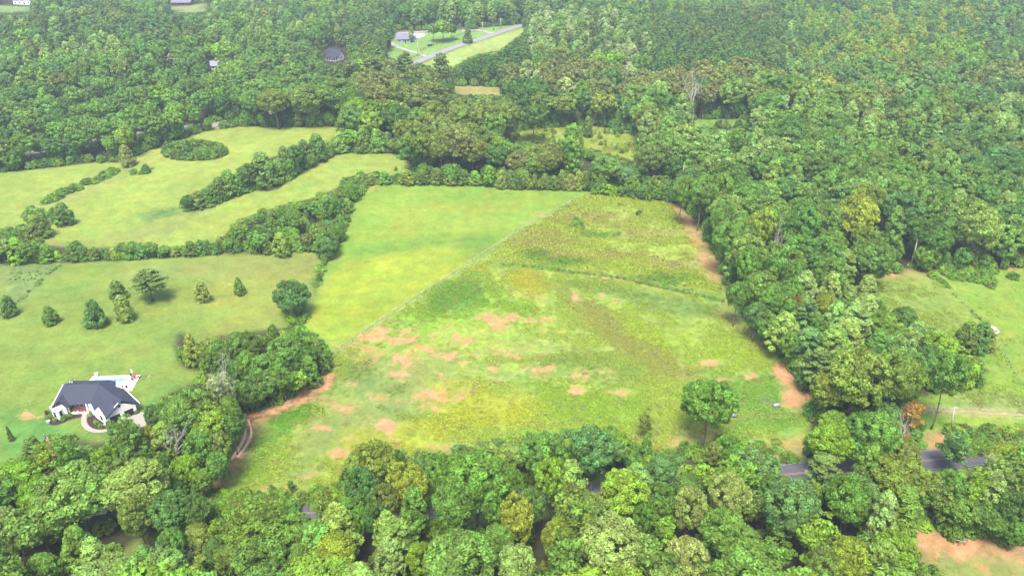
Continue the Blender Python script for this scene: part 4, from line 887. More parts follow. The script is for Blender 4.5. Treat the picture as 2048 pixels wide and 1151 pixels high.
def scatter(name, P, I, R, Sc, TN, models, label, cat):
    col = bpy.data.collections.new(name+'_models')
    for i, m in enumerate(models): m.name = f'model_{chr(97+i)}'; col.objects.link(m)
    me = bpy.data.meshes.new(name); me.vertices.add(len(P)); me.vertices.foreach_set('co', np.asarray(P, np.float32).ravel())
    for n, ty, a, key in (('idx', 'INT', I, 'value'), ('rot', 'FLOAT_VECTOR', R, 'vector'), ('scl', 'FLOAT_VECTOR', Sc, 'vector'), ('tint', 'FLOAT_COLOR', np.concatenate([TN, np.ones((len(P), 1))], 1), 'color')):
        at = me.attributes.new(n, ty, 'POINT'); at.data.foreach_set(key, np.asarray(a, np.int32 if ty == 'INT' else np.float32).ravel())
    o = put(name, me); tag(o, label, cat, kind='stuff')
    ng = bpy.data.node_groups.new(name, 'GeometryNodeTree'); ng.interface.new_socket('Geometry', in_out='INPUT', socket_type='NodeSocketGeometry'); ng.interface.new_socket('Geometry', in_out='OUTPUT', socket_type='NodeSocketGeometry')
    a = ng.nodes.new('NodeGroupInput'); z = ng.nodes.new('NodeGroupOutput'); ip = ng.nodes.new('GeometryNodeInstanceOnPoints'); ci = ng.nodes.new('GeometryNodeCollectionInfo')
    ci.inputs['Collection'].default_value = col; ci.inputs['Separate Children'].default_value = True; ci.inputs['Reset Children'].default_value = True
    def na(n, ty):
        q = ng.nodes.new('GeometryNodeInputNamedAttribute'); q.data_type = ty; q.inputs['Name'].default_value = n; return q.outputs['Attribute']
    L = ng.links.new
    L(a.outputs[0], ip.inputs['Points']); L(ci.outputs[0], ip.inputs['Instance']); ip.inputs['Pick Instance'].default_value = True
    L(na('idx', 'INT'), ip.inputs['Instance Index']); L(na('rot', 'FLOAT_VECTOR'), ip.inputs['Rotation']); L(na('scl', 'FLOAT_VECTOR'), ip.inputs['Scale']); L(ip.outputs[0], z.inputs[0])
    md = o.modifiers.new('scatter', 'NODES'); md.node_group = ng; return o
fm = []; off = {}
def am(kind, lst):
    off[kind] = (len(fm), len(lst)); fm.extend(lst)
am('oak', [model('m', *crown_oak(110+i, lobes=120, cnt=48, size=.55), 'leaf', PROTO['oak'][i][3]) for i in range(4)])
am('poplar', [model('m', *crown_poplar(130+i, lobes=90, cnt=46, size=.48), 'leaf', PROTO['poplar'][i][3]) for i in range(3)])
am('pine', [model('m', *crown_pine(140+i, cnt=46, size=.46), 'needle', PROTO['pine'][i][3]) for i in range(3)])
am('cedar', [model('m', *crown_cedar(150+i, lobes=80, cnt=30, size=.3), 'needle') for i in range(2)])
am('dome', [model('m', *crown_oak(190+i, H=9., W_=9.5, base=-.06, lobes=110, cnt=44, size=.36), 'leaf') for i in range(2)])
am('airy', [model('m', *crown_airy(170+i, cnt=50, size=.4), 'leaf', PROTO['airy'][i][3]) for i in range(2)])
am('shrub', [model('m', *crown_shrub(180+i, cnt=30, size=.26), 'leaf') for i in range(2)])
def cloud(name, ts, label, cat):
    n = len(ts); P = np.array([(t['x'], t['y'], t.get('z', 0)) for t in ts]); I = np.array([off[t['kind']][0]+random.randrange(off[t['kind']][1]) for t in ts])
    R = np.array([(0, 0, random.uniform(0, 6.28)) for t in ts])
    Sc = np.array([(t['w']/PROTO[t['kind']][0][1],)*2+(t['h']/PROTO[t['kind']][0][0],) for t in ts])
    TN = np.array([jtone(tone_of(t)) for t in ts]); return scatter(name, P, I, R, Sc, TN, fm, label, cat)
cloud('woodland', REST, 'mass of mixed green forest trees filling the woods beyond and between the fields', 'forest')
# undergrowth closes the feet of the woods along every clearing
UG = []
for k, P in OPEN_W.items():
    L = smooth_line(P+[P[0]], 2.2)
    for p in L:
        for _ in range(3):
            x, y = p[0]+random.uniform(-5, 5), p[1]+random.uniform(-5, 5); z = Tg(x, y); q = proj(x, y, z)
            if any(Q_.has(q[0], q[1]) for Q_ in OPQ) or near_any(q[0], q[1], SUBTREE) or near_any(q[0], q[1], HOUSEBOX) or any(edge_dist(Pr, np.array(x), np.array(y), False) < w/2+1.2 for Pr, w in allroads): continue
            h = random.uniform(1.5, 4.2); t = proj(x, y, z+h*1.2)
            if not any((abs(x-a['x'])+abs(y-a['y'])) < 14 for a in (TREES if False else [])) and k in ('lawn', 'upper') and not G.hit(x, y, 3, 1.1): continue
            if any(Q_.has(t[0], t[1]) for Q_ in OPQ): h *= .4
            else: h *= 1.3
            if any(t[1] < d_+2 and q[1] > b_ and a_-14 < q[0] < c_+14 for a_, b_, c_, d_ in SUBTREE): continue
            UG.append(dict(kind='shrub', x=x, y=y, z=z-.1, h=h, w=random.uniform(2.2, 4.6), tone=random.choice(['mid', 'dark', 'mid', 'blue', 'bright', 'olive'])))
for _ in range(5200):
    y = random.uniform(80, 520); x = random.uniform(-1, 1)*(y*.66+70); z = Tg(x, y); q = proj(x, y, z)
    if any(Q_.has(q[0], q[1]) for Q_ in OPQ) or near_any(q[0], q[1], SUBTREE) or near_any(q[0], q[1], HOUSEBOX) or any(edge_dist(Pr, np.array(x), np.array(y), False) < w/2+1.5 for Pr, w in allroads): continue
    UG.append(dict(kind='shrub', x=x, y=y, z=z-.1, h=random.uniform(1, 3.2), w=random.uniform(2.5, 5), tone=random.choice(['mid', 'dark', 'olive', 'bright'])))
for bx in np.arange(1215, 1345, 3.2):
    pass
for a, b, n, spr, hh in [((1868,541),(1972,545),60,7,2.2), ((1862,548),(1898,578),16,.8,1.2), ((1898,578),(1975,655),22,.6,.45), ((1990,690),(2060,790),18,.6,.4), ((126,524),(40,600),30,.7,.7), ((40,600),(0,628),12,.7,.6), ((690,1000),(1010,965),90,4,2.2), ((590,1000),(690,985),30,2.5,1.8), ((410,1014),(590,1016),70,3,2.4), ((1010,529),(1240,555),90,.8,.75), ((1240,556),(1446,602),80,.8,.8), ((1048,516),(1092,507),26,3,1.1), ((1110,527),(1180,528),24,3,.9), ((1375,420),(1400,430),16,3,.9), ((1300,556),(1380,575),30,3,.8), ((1170,475),(1230,468),16,3,.8), ((1400,905),(1540,905),40,4,1.6), ((1900,905),(2048,885),60,3,1.8), ((20,545),(100,548),14,1.5,.5), ((15,560),(95,556),10,1.5,.5)]:
    for i in range(n):
        f = random.random(); x, y = unp(a[0]*(1-f)+b[0]*f, a[1]*(1-f)+b[1]*f); x += random.gauss(0, spr*.5); y += random.gauss(0, spr*.5)
        UG.append(dict(kind='shrub', x=x, y=y, z=Tg(x, y)-.05, h=hh*random.uniform(.6, 1.3), w=hh*random.uniform(1, 1.9), tone=random.choice(['mid', 'bright', 'olive'])))
cloud('undergrowth', UG, 'low bushy undergrowth at the feet of the woods and along the fence lines', 'undergrowth')

# weeds and tall grass on the rough and the weedy field
def tuft(seed, n, h, sp, size):
    r = np.random.default_rng(seed); a = r.random(n)*6.28; d = r.random(n)**.6*sp; C = np.stack([np.cos(a)*d, np.sin(a)*d, h*(.15+.75*r.random(n))*(1-.5*(d/sp)**2)], 1)
    nn = unit(np.stack([np.cos(a)*.5, np.sin(a)*.5, .6+r.random(n)*.6], 1)+r.normal(size=(n, 3))*.5); u = unit(np.cross(nn, r.normal(size=(n, 3)))); b = np.cross(nn, u); s = size*(.6+.8*r.random(n))[:, None]
    V = np.stack([C-u*s, C+b*s*.4, C+u*s, C-b*s*.4], 1).reshape(-1, 3); lob = r.random(n)
    return V, np.arange(4*n).reshape(-1, 4), np.repeat(np.stack([lob, r.random(n), r.random(n)], 1), 4, 0)
tm_ = [model('m', *tuft(200+i, 46, [.55, .7, .4, .9][i], [.9, .8, 1.1, .9][i], .2), 'weed') for i in range(4)]
roughW = [unp(*p) for p in roughP]; weedW = [unp(*p) for p in weedP]; rightW = OPEN_W['right']; youngW = OPEN_W['young']
def base_at(x, y):
    i = np.clip(np.searchsorted(gx, x)-1, 0, nX-2); j = np.clip(np.searchsorted(gy, y)-1, 0, nY-2); return BASE[j, i], MSK[j, i]
PP = []; II = []; RR = []; SS = []; TT = []
for PW, n, dens, hs in [(roughW, 64000, .26, .5), (weedW, 26000, .8, 1.1), (rightW, 15000, .35, .6), (youngW, 7000, .6, 1.2), (OPEN_W['dirtlot'], 3000, .3, .6), (OPEN_W['notch'], 600, .5, 1)]:
    xs_ = [min(max(p[0], -240), 240) for p in PW]; ys_ = [min(max(p[1], 80), 600) for p in PW]; x0, x1, y0, y1 = min(xs_), max(xs_), min(ys_), max(ys_)
    x = rng.uniform(x0, x1, n*2); y = rng.uniform(y0, y1, n*2); ok = inside(PW, x, y); x, y = x[ok], y[ok]
    c, m = base_at(x, y); dn = fbm(x, y, 7, 21, 5); dn2 = fbm(x, y, 26, 31, 3)
    pr = np.clip((dn*.65+dn2*.45-.56+.16*m[:, 1])*8.0, 0.06, 1)*dens*np.clip(1-m[:, 0]*2.6, 0.0, 1)*(.25+.75*m[:, 1])
    if PW is rightW: pr *= (x < unp(1900, 620)[0])*.8+.2
    ok = rng.random(len(x)) < pr*1.5; x, y, c, m, dn = x[ok], y[ok], c[ok], m[ok], dn[ok]; k = len(x)
    PP.append(np.stack([x, y, T(x, y)+.02], 1)); II.append(rng.integers(0, 4, k)); RR.append(np.stack([np.zeros(k), np.zeros(k), rng.random(k)*6.28], 1))
    s = (.45+1.0*rng.random(k)**2)*(.6+dn*.9); SS.append(np.stack([s, s, s*hs*(.5+.8*rng.random(k))], 1))
    g = (.86+.2*rng.random(k))[:, None]; st = (rng.random(k) < .03+.10*m[:, 2])[:, None]
    cc = c*g*np.array((1.98, 1.86, 1.5)); cc = np.where(st, np.array((.30, .28, .11))*g, cc); TT.append(cc)
PP, II, RR, SS, TT = (np.concatenate(q) for q in (PP, II, RR, SS, TT))
scatter('tall_weeds', PP, II, RR, SS, TT, tm_, 'patchy tall weeds and clumps of grass over the rough fields', 'weeds')
print('weeds', len(PP), 'undergrowth', len(UG), 'solo', len(SOLO))

# dead and bare trees
def dead(px_, topy, h, label, sx=1.0, vi=0, tone=None):
    x, y = unp(px_, topy, h); r_ = bpy.data.objects.new('dead_tree', None); COL.objects.link(r_); r_.location = (x, y, Tg(x, y)); r_.rotation_euler = (0, 0, vi*2.1)
    r_.scale = (sx*h/16, sx*h/16, h/14.5); tag(r_, label, 'tree', 'dead trees'); put('trunk', DEAD[vi % 3], r_); return r_
dead(1396, 152, 25, 'tall bare white dead tree standing before the woods by the small hidden meadow', .75, 0)
dead(330, 835, 15, 'grey dead tree with bare twigs among green trees beside the white house', .8, 1)
dead(1557, 462, 22, 'bare forked dead treetop sticking out of the wood beside the brown mown strip', .5, 2)
dead(1820, 840, 11, 'pale bare branches poking out beside the orange-leaved tree', .9, 0)
dead(2035, 860, 11, 'wispy grey dead tree at the right edge above the yellow-green tree', .9, 1)
dead(1500, 895, 9, 'bare crooked branches between the lone olive oak and the road', .8, 2)
dead(1188, 208, 11, 'reddish-brown dead tree behind the young tree clearing', .8, 1)
dead(432, 738, 16, 'silvery bare treetop at the lower left of the grove beside the lawn', .9, 2)
m = MB(); m.tube([(0, 0, 0), (2.2, 1.6, 5.5), (4.2, 3, 10.5)], [.35, .28, .14], 8)
o = m.obj('leaning_trunk', M['palebark'], smooth=True); x, y = unp(1526, 606); o.location = (x, y, Tg(x, y)+1.0); tag(o, 'pale bare trunk leaning out of the trees right of the field', 'tree trunk')
for i, (px_, py_, h) in enumerate([(1361, 392, 13), (1371, 402, 12), (1434, 470, 11), (1820, 535, 12), (1756, 480, 12), (1855, 520, 11), (1955, 495, 12)]):
    m = MB(); m.tube([(0, 0, 0), (.2, .1, h*.5), (.1, .3, h)], [.26, .2, .12], 7); o = m.obj('bare_trunk', M['palebark'], smooth=True); x, y = unp(px_, py_); o.location = (x, y, Tg(x, y))
    tag(o, ['slim pale trunk at the top of the brown mown strip, left one', 'slim pale trunk at the top of the brown mown strip, right one', 'short pale trunk in the wood edge beside the brown strip', 'pale trunk left of the vines at the top of the right pasture', 'pale trunk deep in the wood wall above the right pasture', 'pale trunk behind the vines above the right pasture', 'pale trunk at the far right of the wood wall'][i], 'tree trunk')

# ------------------------------------------------------------------ fences
def fence(P, label, step=4.5, hgt=1.25, mat='post', rails=0, name='wire_fence', r_=.07):
    Pw = [unp(*p) for p in P]; x0, y0 = Pw[0]; root = bpy.data.objects.new(name, None); COL.objects.link(root); root.location = (x0, y0, Tg(x0, y0)); tag(root, label, 'fence')
    pts = []
    for a, b in zip(Pw, Pw[1:]):
        L = math.hypot(b[0]-a[0], b[1]-a[1]); n = max(1, round(L/step))
        for i in range(n): pts.append((a[0]+(b[0]-a[0])*i/n, a[1]+(b[1]-a[1])*i/n))
    pts.append(Pw[-1]); z0 = root.location.z
    m = MB(); m.tube([(0, 0, -.3), (0, 0, hgt)], [r_, r_*.9], 6); pm = m.mesh('post', [M[mat]])
    for x, y in pts: o = put('post', pm, root, (x-x0, y-y0, Tg(x, y)-z0)); o.rotation_euler = (random.uniform(-.05, .05), random.uniform(-.05, .05), 0)
    hs = [hgt*.3, hgt*.62, hgt*.93] if not rails else [hgt*(.25+.7*k/(rails-1)) for k in range(rails)]
    for k in hs:
        m = MB()
        for (ax, ay), (bx, by) in zip(pts, pts[1:]):
            if rails: 
                n_ = math.atan2(by-ay, bx-ax); L = math.hypot(bx-ax, by-ay); za, zb = Tg(ax, ay)-z0, Tg(bx, by)-z0
                q = [(ax-x0, ay-y0, za+k-.07), (bx-x0, by-y0, zb+k-.07), (bx-x0, by-y0, zb+k+.07), (ax-x0, ay-y0, za+k+.07)]; dx, dy = -math.sin(n_)*.04, math.cos(n_)*.04
                m.add([(a+dx, b+dy, c) for a, b, c in q]+[(a-dx, b-dy, c) for a, b, c in q], [(0,1,2,3), (7,6,5,4), (3,2,6,7), (4,5,1,0)])
            else: m.tube([(ax-x0, ay-y0, Tg(ax, ay)-z0+k), (bx-x0, by-y0, Tg(bx, by)-z0+k)], [.012, .012], 3)
        m.obj('rail' if rails else 'wire', M[mat if rails else 'wire'], root)
fence([(1180,383),(1105,424),(1050,455),(1005,488),(945,524),(885,564),(835,596),(765,642),(705,683),(662,709)], 'long wire fence beside the wheel track between hayfield and rough field')
fence([(945,524),(1060,532),(1240,557),(1446,604)], 'wire fence between the weedy field and the rough field')
fence([(1862,545),(1898,578),(1960,640),(1982,662)], 'overgrown wire fence running down the right pasture')
fence([(1998,695),(2060,790),(2110,860)], 'wire fence below the pink-roofed shed')
fence([(1700,560),(1740,550),(1860,540)], 'wire fence along the wood at the top of the right pasture')
fence([(1470,640),(1510,672),(1560,708),(1592,755),(1612,800)], 'wire fence along the trees on the rough field\'s right side')
fence([(126,524),(40,600),(0,630)], 'wire fence at the lawn\'s upper left corner')
fence([(652,508),(634,575),(590,655)], 'wire fence between the lawn and the hayfield')
fence([(841,103),(862,93),(890,81),(925,69),(952,62)], 'dark post fence along the far road in front of the grey house', 3.2, 1.5, 'black', 2, 'rail_fence', .13)
fence([(818,119),(833,113),(846,108)], 'short dark post fence left of the driveway mouth', 3.2, 1.5, 'black', 2, 'rail_fence', .13)
root = bpy.data.objects.new('fence_brace', None); COL.objects.link(root); x0, y0 = unp(1907, 1088); root.location = (x0, y0, Tg(x0, y0)); tag(root, 'three weathered wooden posts with cross rails beside the bare dirt lot', 'fence')
q = [unp(1907, 1088), unp(1917, 1090), unp(1929, 1090)]
for (x, y) in q: m = MB(); m.tube([(0, 0, -.2), (.05, 0, 1.7)], [.09, .08], 7); put('post', m.mesh('post', [M['post']]), root, (x-x0, y-y0, 0))
for (a, b), k in zip(zip(q, q[1:]), (1.25, 1.1)): m = MB(); m.tube([(a[0]-x0, a[1]-y0, k+.1), (b[0]-x0, b[1]-y0, k)], [.055, .055], 6); m.obj('rail', M['palepost'], root)

# ------------------------------------------------------------------ poles
def pole(bx, by, topy, label, arm=True, lean=0.0, tr=False):
    x, y = unp(bx, by); h = h_from_px(x, y, topy); r_ = bpy.data.objects.new('utility_pole', None); COL.objects.link(r_); r_.location = (x, y, Tg(x, y)); r_.rotation_euler = (0, lean, .3); tag(r_, label, 'pole', 'utility poles')
    m = MB(); m.tube([(0, 0, -.5), (0, 0, h)], [.19, .12], 8); m.obj('mast', M['palepost'], r_, smooth=True)
    if arm:
        m = MB(); m.box((0, .15, h-.5), (2.2, .1, .12)); m.obj('crossarm', M['palepost'], r_)
        for s in (-1, 0, 1): m = MB(); m.tube([(s*.95, .15, h-.44), (s*.95, .15, h-.15)], [.06, .04], 6); m.obj('insulator', M['stone'], r_)
    if tr: m = MB(); m.tube([(.35, 0, h-2), (.35, 0, h-1)], [.26, .26], 9); m.obj('transformer', M['metal'], r_)
    return (x, y, Tg(x, y)+h-.3)
p1 = pole(1001.5, 57, 36, 'pale utility pole by the far road, nearest to the woods'); p2 = pole(965, 64, 44, 'pale utility pole at the far driveway mouth', tr=True); p3 = pole(926, 80, 57, 'slim utility pole left of the big round far cedar'); p4 = pole(836, 110, 78, 'slim light pole beside the far driveway in front of the grey house', False)
p5 = pole(1901, 862, 811, 'weathered utility pole in the lower right pasture near the road', True, -.16)

# ------------------------------------------------------------------ the white house
HZ = Tg(-101, 158)
house = bpy.data.objects.new('house', None); COL.objects.link(house); HO = Vector((-101, 158, HZ)); house.location = HO
tag(house, 'white house with dark gabled roof and curved front walk on the lawn', 'house')
def hp(px_, py_, z): return unpf(px_, py_, HZ+z)-HO
def polys(name, faces, mat, parent, thick=0.0, dirv=(0, 0, -1)):
    m = MB()
    for f in faces:
        f = [Vector(v) for v in f]
        if len(f) > 3:
            n = sum(((f[i]-f[0]).cross(f[i+1]-f[0]) for i in range(1, len(f)-1)), Vector())
        else: n = (f[1]-f[0]).cross(f[2]-f[0])
        n.normalize(); 
        if thick: 
            d = Vector(dirv)*thick; k = len(f)
            m.add(f+[v+d for v in f], [tuple(range(k)), tuple(range(2*k-1, k-1, -1))]+[(i, i+k, (i+1) % k+k, (i+1) % k) for i in range(k)])
        else: m.add(f, [tuple(range(len(f)))])
    return m.obj(name, M[mat], parent)
zr, ze = 5.6, 2.75
RL, RR_ = hp(127, 768, zr), hp(197, 767, zr); Wp = hp(125, 786, 4.5); E1 = hp(139, 809.5, ze); V1 = hp(181, 806.5, ze); Lw = hp(101.5, 816.5, ze); GAp = hp(116, 802, 4.2); BRw = hp(133, 815, ze-.05)
back = Vector((0, 5.6, ze-zr)); RLb, RRb = RL+back+Vector((-.6, 0, 0)), RR_+back
GA, GL, GR = hp(242.3, 799.8, 5.3), hp(212, 836, ze), hp(277.5, 805, ze); ST = hp(189, 820.5, ze); PL = hp(195.5, 811, ze+.3); RB = hp(247.5, 776.5, ze+.4); R2 = hp(228, 771, ze+.9)
roof = polys('roof', [[RL, Lw, GAp, Wp], [RL, Wp, E1, V1, RR_], [Wp, GAp, BRw, E1], [RL, RR_, RRb, RLb], [RL, RLb, Lw],
    [RR_, V1, ST, PL, GL, GA], [RR_, GA, GR, RB, R2]], 'shingle', house, .16)
polys('porch_gable_roof', [[hp(225, 797, 5.05), hp(195.5, 810.5, ze+.42), hp(212.2, 836.2, ze+.12)], [hp(225, 797, 5.05), hp(212.2, 836.2, ze+.12), hp(228, 812, 4.2)]], 'shingle', house, .1)
polys('rear_roof', [[hp(160, 766, 4.3), hp(199, 767.2, 5.3), R2, hp(232, 760.5, ze+.2), hp(175, 763, ze+.6)]], 'shingle', house, .15)
polys('rear_gable_roof', [[hp(144.5, 759, 5.6), hp(158, 767.6, 4.9), hp(145, 768, 4.4)], [hp(144.5, 759, 5.6), hp(138, 767, 4.2), hp(140, 762, 4.6)]], 'shingle', house, .12)
polys('rear_gable_wall', [[hp(139, 763, 4.6), hp(144.8, 760.5, 5.4), hp(149, 768.6, 4.3), hp(138, 768.6, 4.2)]], 'white', house, .2, (0, 1, 0))
polys('gable_window', [[hp(140.6, 762.6, 4.9)+Vector((0, -.06, 0)), hp(144, 762.4, 4.9)+Vector((0, -.06, 0)), hp(143, 765, 4.6)+Vector((0, -.06, 0)), hp(140, 765, 4.6)+Vector((0, -.06, 0))]], 'glass', house, .03, (0, 1, 0))
polys('garage_dormer_roof', [[hp(237, 776, 4.0), hp(247, 777, 3.7), hp(249.5, 781.5, 3.1), hp(240, 781, 3.5)]], 'shingle', house, .1)
# walls: an extruded plan, plus gables
C0 = hp(215.6, 851.6, 0); A0 = hp(275.5, 826, 0)
def g(v): return Vector((v[0], v[1], -.3))
lift = 0.12
plan = [C0, A0, A0+Vector((-4.6, 5.0, 0)), Vector((-98.5, 163.8, 0))-HO.xy.to_3d(), Vector((-111.5, 162.6, 0))-HO.xy.to_3d(), Vector((Lw.x+.35, Lw.y+1.6, 0)), hp(104.2, 829.5, 0), hp(110.5, 838, 0), hp(121, 840, 0), hp(131.5, 832, 0), hp(137.5, 833, 0), hp(139.6, 822, 0), hp(140.5, 817, 0), hp(177.5, 815, 0), hp(179, 823, 0), hp(191.5, 832.5, 0), hp(193.5, 835.5, 0)]
plan = [Vector((p.x, p.y, 0)) for p in plan]
m = MB(); n = len(plan); m.add([g(p) for p in plan]+[Vector((p.x, p.y, ze-.1)) for p in plan], [(i, (i+1) % n, (i+1) % n+n, i+n) for i in range(n)]+[tuple(range(n, 2*n))])
walls = m.obj('wall', M['white'], house)
gC, gA = plan[0], plan[1]; up = Vector((0, 0, 1)); e1 = (gA-gC).normalized(); nrm = Vector((e1.y, -e1.x, 0)); gw = (gA-gC).length
mid = (gC+gA)/2
polys('garage_gable', [[gC+up*(ze-.12)+nrm*.03, gA+up*(ze-.12)+nrm*.03, mid+up*4.9+nrm*.03]], 'white', house, .2, tuple(-nrm))
def on_garage(u0, u1, z0, z1, name, mat, pr=.05):
    f = [gC+e1*u0+up*z0+nrm*pr, gC+e1*u1+up*z0+nrm*pr, gC+e1*u1+up*z1+nrm*pr, gC+e1*u0+up*z1+nrm*pr]; return polys(name, [f], mat, house, .06, tuple(-nrm))
on_garage(.9, 3.2, 0, 2.05, 'garage_door_opening', 'dark'); on_garage(4.2, 6.3, 0, 2.05, 'garage_door_opening', 'dark')
m = MB(); c = mid+up*4.0+nrm*.08; q = [c+e1*math.cos(a)*.3+up*math.sin(a)*.3 for a in np.linspace(0, 6.28, 12, endpoint=False)]; m.add(q, [tuple(range(12))]); m.obj('gable_vent', M['dark'], house)
sv = plan[-1]; d2 = (sv-gC).normalized(); n2 = Vector((-d2.y, d2.x, 0)); n2 = n2 if n2.y < 0 else -n2
def on_wall(a, b, u0, u1, z0, z1, name, mat, pr=.05, parent=None):
    d = (b-a).normalized(); nn = Vector((d.y, -d.x, 0)); nn = nn if nn.y < 0 else -nn
    f = [a+d*u0+up*z0+nn*pr, a+d*u1+up*z0+nn*pr, a+d*u1+up*z1+nn*pr, a+d*u0+up*z1+nn*pr]; return polys(name, [f], mat, parent or house, .04, tuple(-nn))
def window(a, b, u0, u1, z0, z1, pane='glass'):
    o = on_wall(a, b, u0-.08, u1+.08, z0-.08, z1+.08, 'window', 'white', .05); on_wall(a, b, u0, u1, z0, z1, 'pane', pane, .09, o); return o
window(gC, sv, 1.6, 2.6, .9, 2.1)
bayA, bayB, bayC = plan[7], plan[8], plan[9]
window(bayA, bayB, .15, .75, .9, 2.3); window(bayB, bayC, .3, 1.0, .9, 2.3); window(plan[6], bayA, .5, 1.1, .9, 2.3)
pa, pb = plan[12], plan[13]
for u in (.7, 1.7, 2.6): window(pa, pb, u, u+.55, .8, 2.2)
on_wall(pa, pb, 3.6, 4.5, .25, 2.4, 'front_door', 'dark', .06)
m = MB(); c0, c1 = hp(141, 829, 0), hp(177, 826, 0); c2, c3 = hp(178, 816, 0), hp(141, 818, 0); m.add([Vector((p.x, p.y, z)) for z in (-.2, .42) for p in (c0, c1, c2, c3)], [(0,1,5,4), (1,2,6,5), (2,3,7,6), (3,0,4,7), (4,5,6,7)]); m.obj('porch_floor', M['whitedeck'], house)
for p in (hp(140.8, 829, 0), hp(177.5, 826, 0)): m = MB(); m.box((p.x, p.y, 1.35), (.28, .28, 2.7)); m.obj('porch_column', M['white'], house)
root = None
for i, px_ in enumerate((149.5, 158, 164, 171)):
    p = unpf(px_, 822.5, HZ+.45); r_ = bpy.data.objects.new('porch_chair', None); COL.objects.link(r_); r_.location = (p.x, p.y, HZ+.43); tag(r_, ['dark red porch chair by the left column', 'dark red porch chair, second from left, under the porch windows', 'dark red porch chair, third from left, beside the door', 'dark red porch chair in front of the dark door'][i], 'chair', 'red chairs on the front porch')
    m = MB(); m.box((0, 0, .42), (.55, .5, .07)); m.obj('seat', M['red'], r_); m = MB(); m.box((0, .24, .8), (.55, .06, .7)); m.obj('backrest', M['red'], r_)
    for s in (-1, 1):
        for q in (-1, 1): m = MB(); m.box((s*.23, q*.2, .2), (.05, .05, .4)); m.obj('leg', M['red'], r_)
# white rake boards and gutters
def board(a, b, name='fascia', mat='white', w=.1, h=.22, dn=.1):
    a, b = Vector(a), Vector(b); d = (b-a).normalized(); s = d.cross(up).normalized()*w; m = MB(); lo = up*-(h+dn); hi = up*-dn*0
    q = [a-s+lo*.9, a+s+lo*.9, b+s+lo*.9, b-s+lo*.9, a-s-up*.02, a+s-up*.02, b+s-up*.02, b-s-up*.02]
    m.add(q, [(0,3,2,1), (4,5,6,7), (0,1,5,4), (1,2,6,5), (2,3,7,6), (3,0,4,7)]); m.obj(name, M[mat], house)
west = Vector((-.12, -.02, 0)); board(RL+west, Lw+west); board(GR+Vector((.08, .1, 0)), RB+Vector((.08, .1, 0))); board(GL+nrm*.05-e1*.1, GA+nrm*.1, mat='shingle'); board(GA+nrm*.1, GR+nrm*.1, mat='shingle')
# deck with pool
D = [unpf(p[0], p[1], HZ) for p in [(178, 762), (186, 753), (281, 750), (264, 781), (248, 781), (236, 790), (176, 790)]]
def slab(name, P, z, th, mat, label=None, cat=None, kind='structure', parent=None):
    m = MB(); k = len(P); m.add([(p[0], p[1], z-th) for p in P]+[(p[0], p[1], z) for p in P], [tuple(range(k, 2*k))]+[(i, (i+1) % k, (i+1) % k+k, i+k) for i in range(k)]); o = m.obj(name, M[mat], parent, kind=kind)
    if label: tag(o, label, cat)
    return o
slab('patio', D, HZ+.16, .5, 'whitedeck')
pool = bpy.data.objects.new('swimming_pool', None); COL.objects.link(pool); tag(pool, 'long narrow blue swimming pool on the white deck behind the white house', 'pool')
pp = [unpf(p[0], p[1], HZ) for p in [(186, 764.5), (188, 759.6), (251, 757.2), (249, 761.5)]]
slab('water', pp, HZ+.185, .02, 'water', parent=pool, kind=None)
cc = sum(pp, Vector())/4; pq = [cc+(p-cc)*1.05 for p in pp]; slab('coping', pq, HZ+.172, .02, 'stone', parent=pool, kind=None)
# patio table, chairs, umbrella and small things round the pool
x_, y_ = unpf(269, 757.5, HZ).xy; r_ = bpy.data.objects.new('patio_table', None); COL.objects.link(r_); r_.location = (x_, y_, HZ+.16); tag(r_, 'round reddish patio table near the far corner of the pool deck', 'table')
m = MB(); m.tube([(0, 0, .68), (0, 0, .74)], [.6, .6], 14); m.obj('tabletop', M['red'], r_); m = MB(); m.tube([(0, 0, 0), (0, 0, .68)], [.06, .05], 6); m.obj('leg', M['black'], r_)
for i in range(3):
    a = i*2.1+.5; r2 = bpy.data.objects.new('patio_chair', None); COL.objects.link(r2); r2.location = (x_+math.cos(a)*.95, y_+math.sin(a)*.95, HZ+.16); r2.rotation_euler = (0, 0, a-math.pi/2)
    tag(r2, ['dark patio chair right of the round red table', 'dark patio chair left of the round red table', 'dark patio chair in front of the round red table'][i], 'chair', 'chairs at the patio table')
    m = MB(); m.box((0, 0, .42), (.5, .5, .06)); m.obj('seat', M['red'], r2); m = MB(); m.box((0, .24, .75), (.5, .05, .6)); m.obj('backrest', M['black'], r2)
    for s in (-1, 1):
        for q in (-1, 1): m = MB(); m.box((s*.2, q*.2, .2), (.04, .04, .4)); m.obj('leg', M['black'], r2)
x_, y_ = unpf(266, 751.5, HZ).xy; r_ = bpy.data.objects.new('parasol', None); COL.objects.link(r_); r_.location = (x_, y_, HZ+.1); tag(r_, 'closed white parasol at the far edge of the pool deck', 'parasol')
m = MB(); m.tube([(0, 0, 0), (0, 0, 2.3)], [.04, .03], 6); m.obj('pole', M['metal'], r_); m = MB(); m.tube([(0, 0, 1.0), (0, 0, 1.4), (0, 0, 2.2)], [.22, .2, .04], 9); m.obj('folded_canopy', M['whiteplastic'], r_)
x_, y_ = unpf(194.5, 755, HZ).xy; r_ = bpy.data.objects.new('white_planter', None); COL.objects.link(r_); r_.location = (x_, y_, HZ+.1); tag(r_, 'white stone planter on a pedestal at the far side of the pool', 'planter')
m = MB(); m.tube([(0, 0, 0), (0, 0, .1), (0, 0, .7), (0, 0, .8), (0, 0, 1.3)], [.35, .2, .16, .35, .5], 10); m.obj('pedestal', M['whiteplastic'], r_)
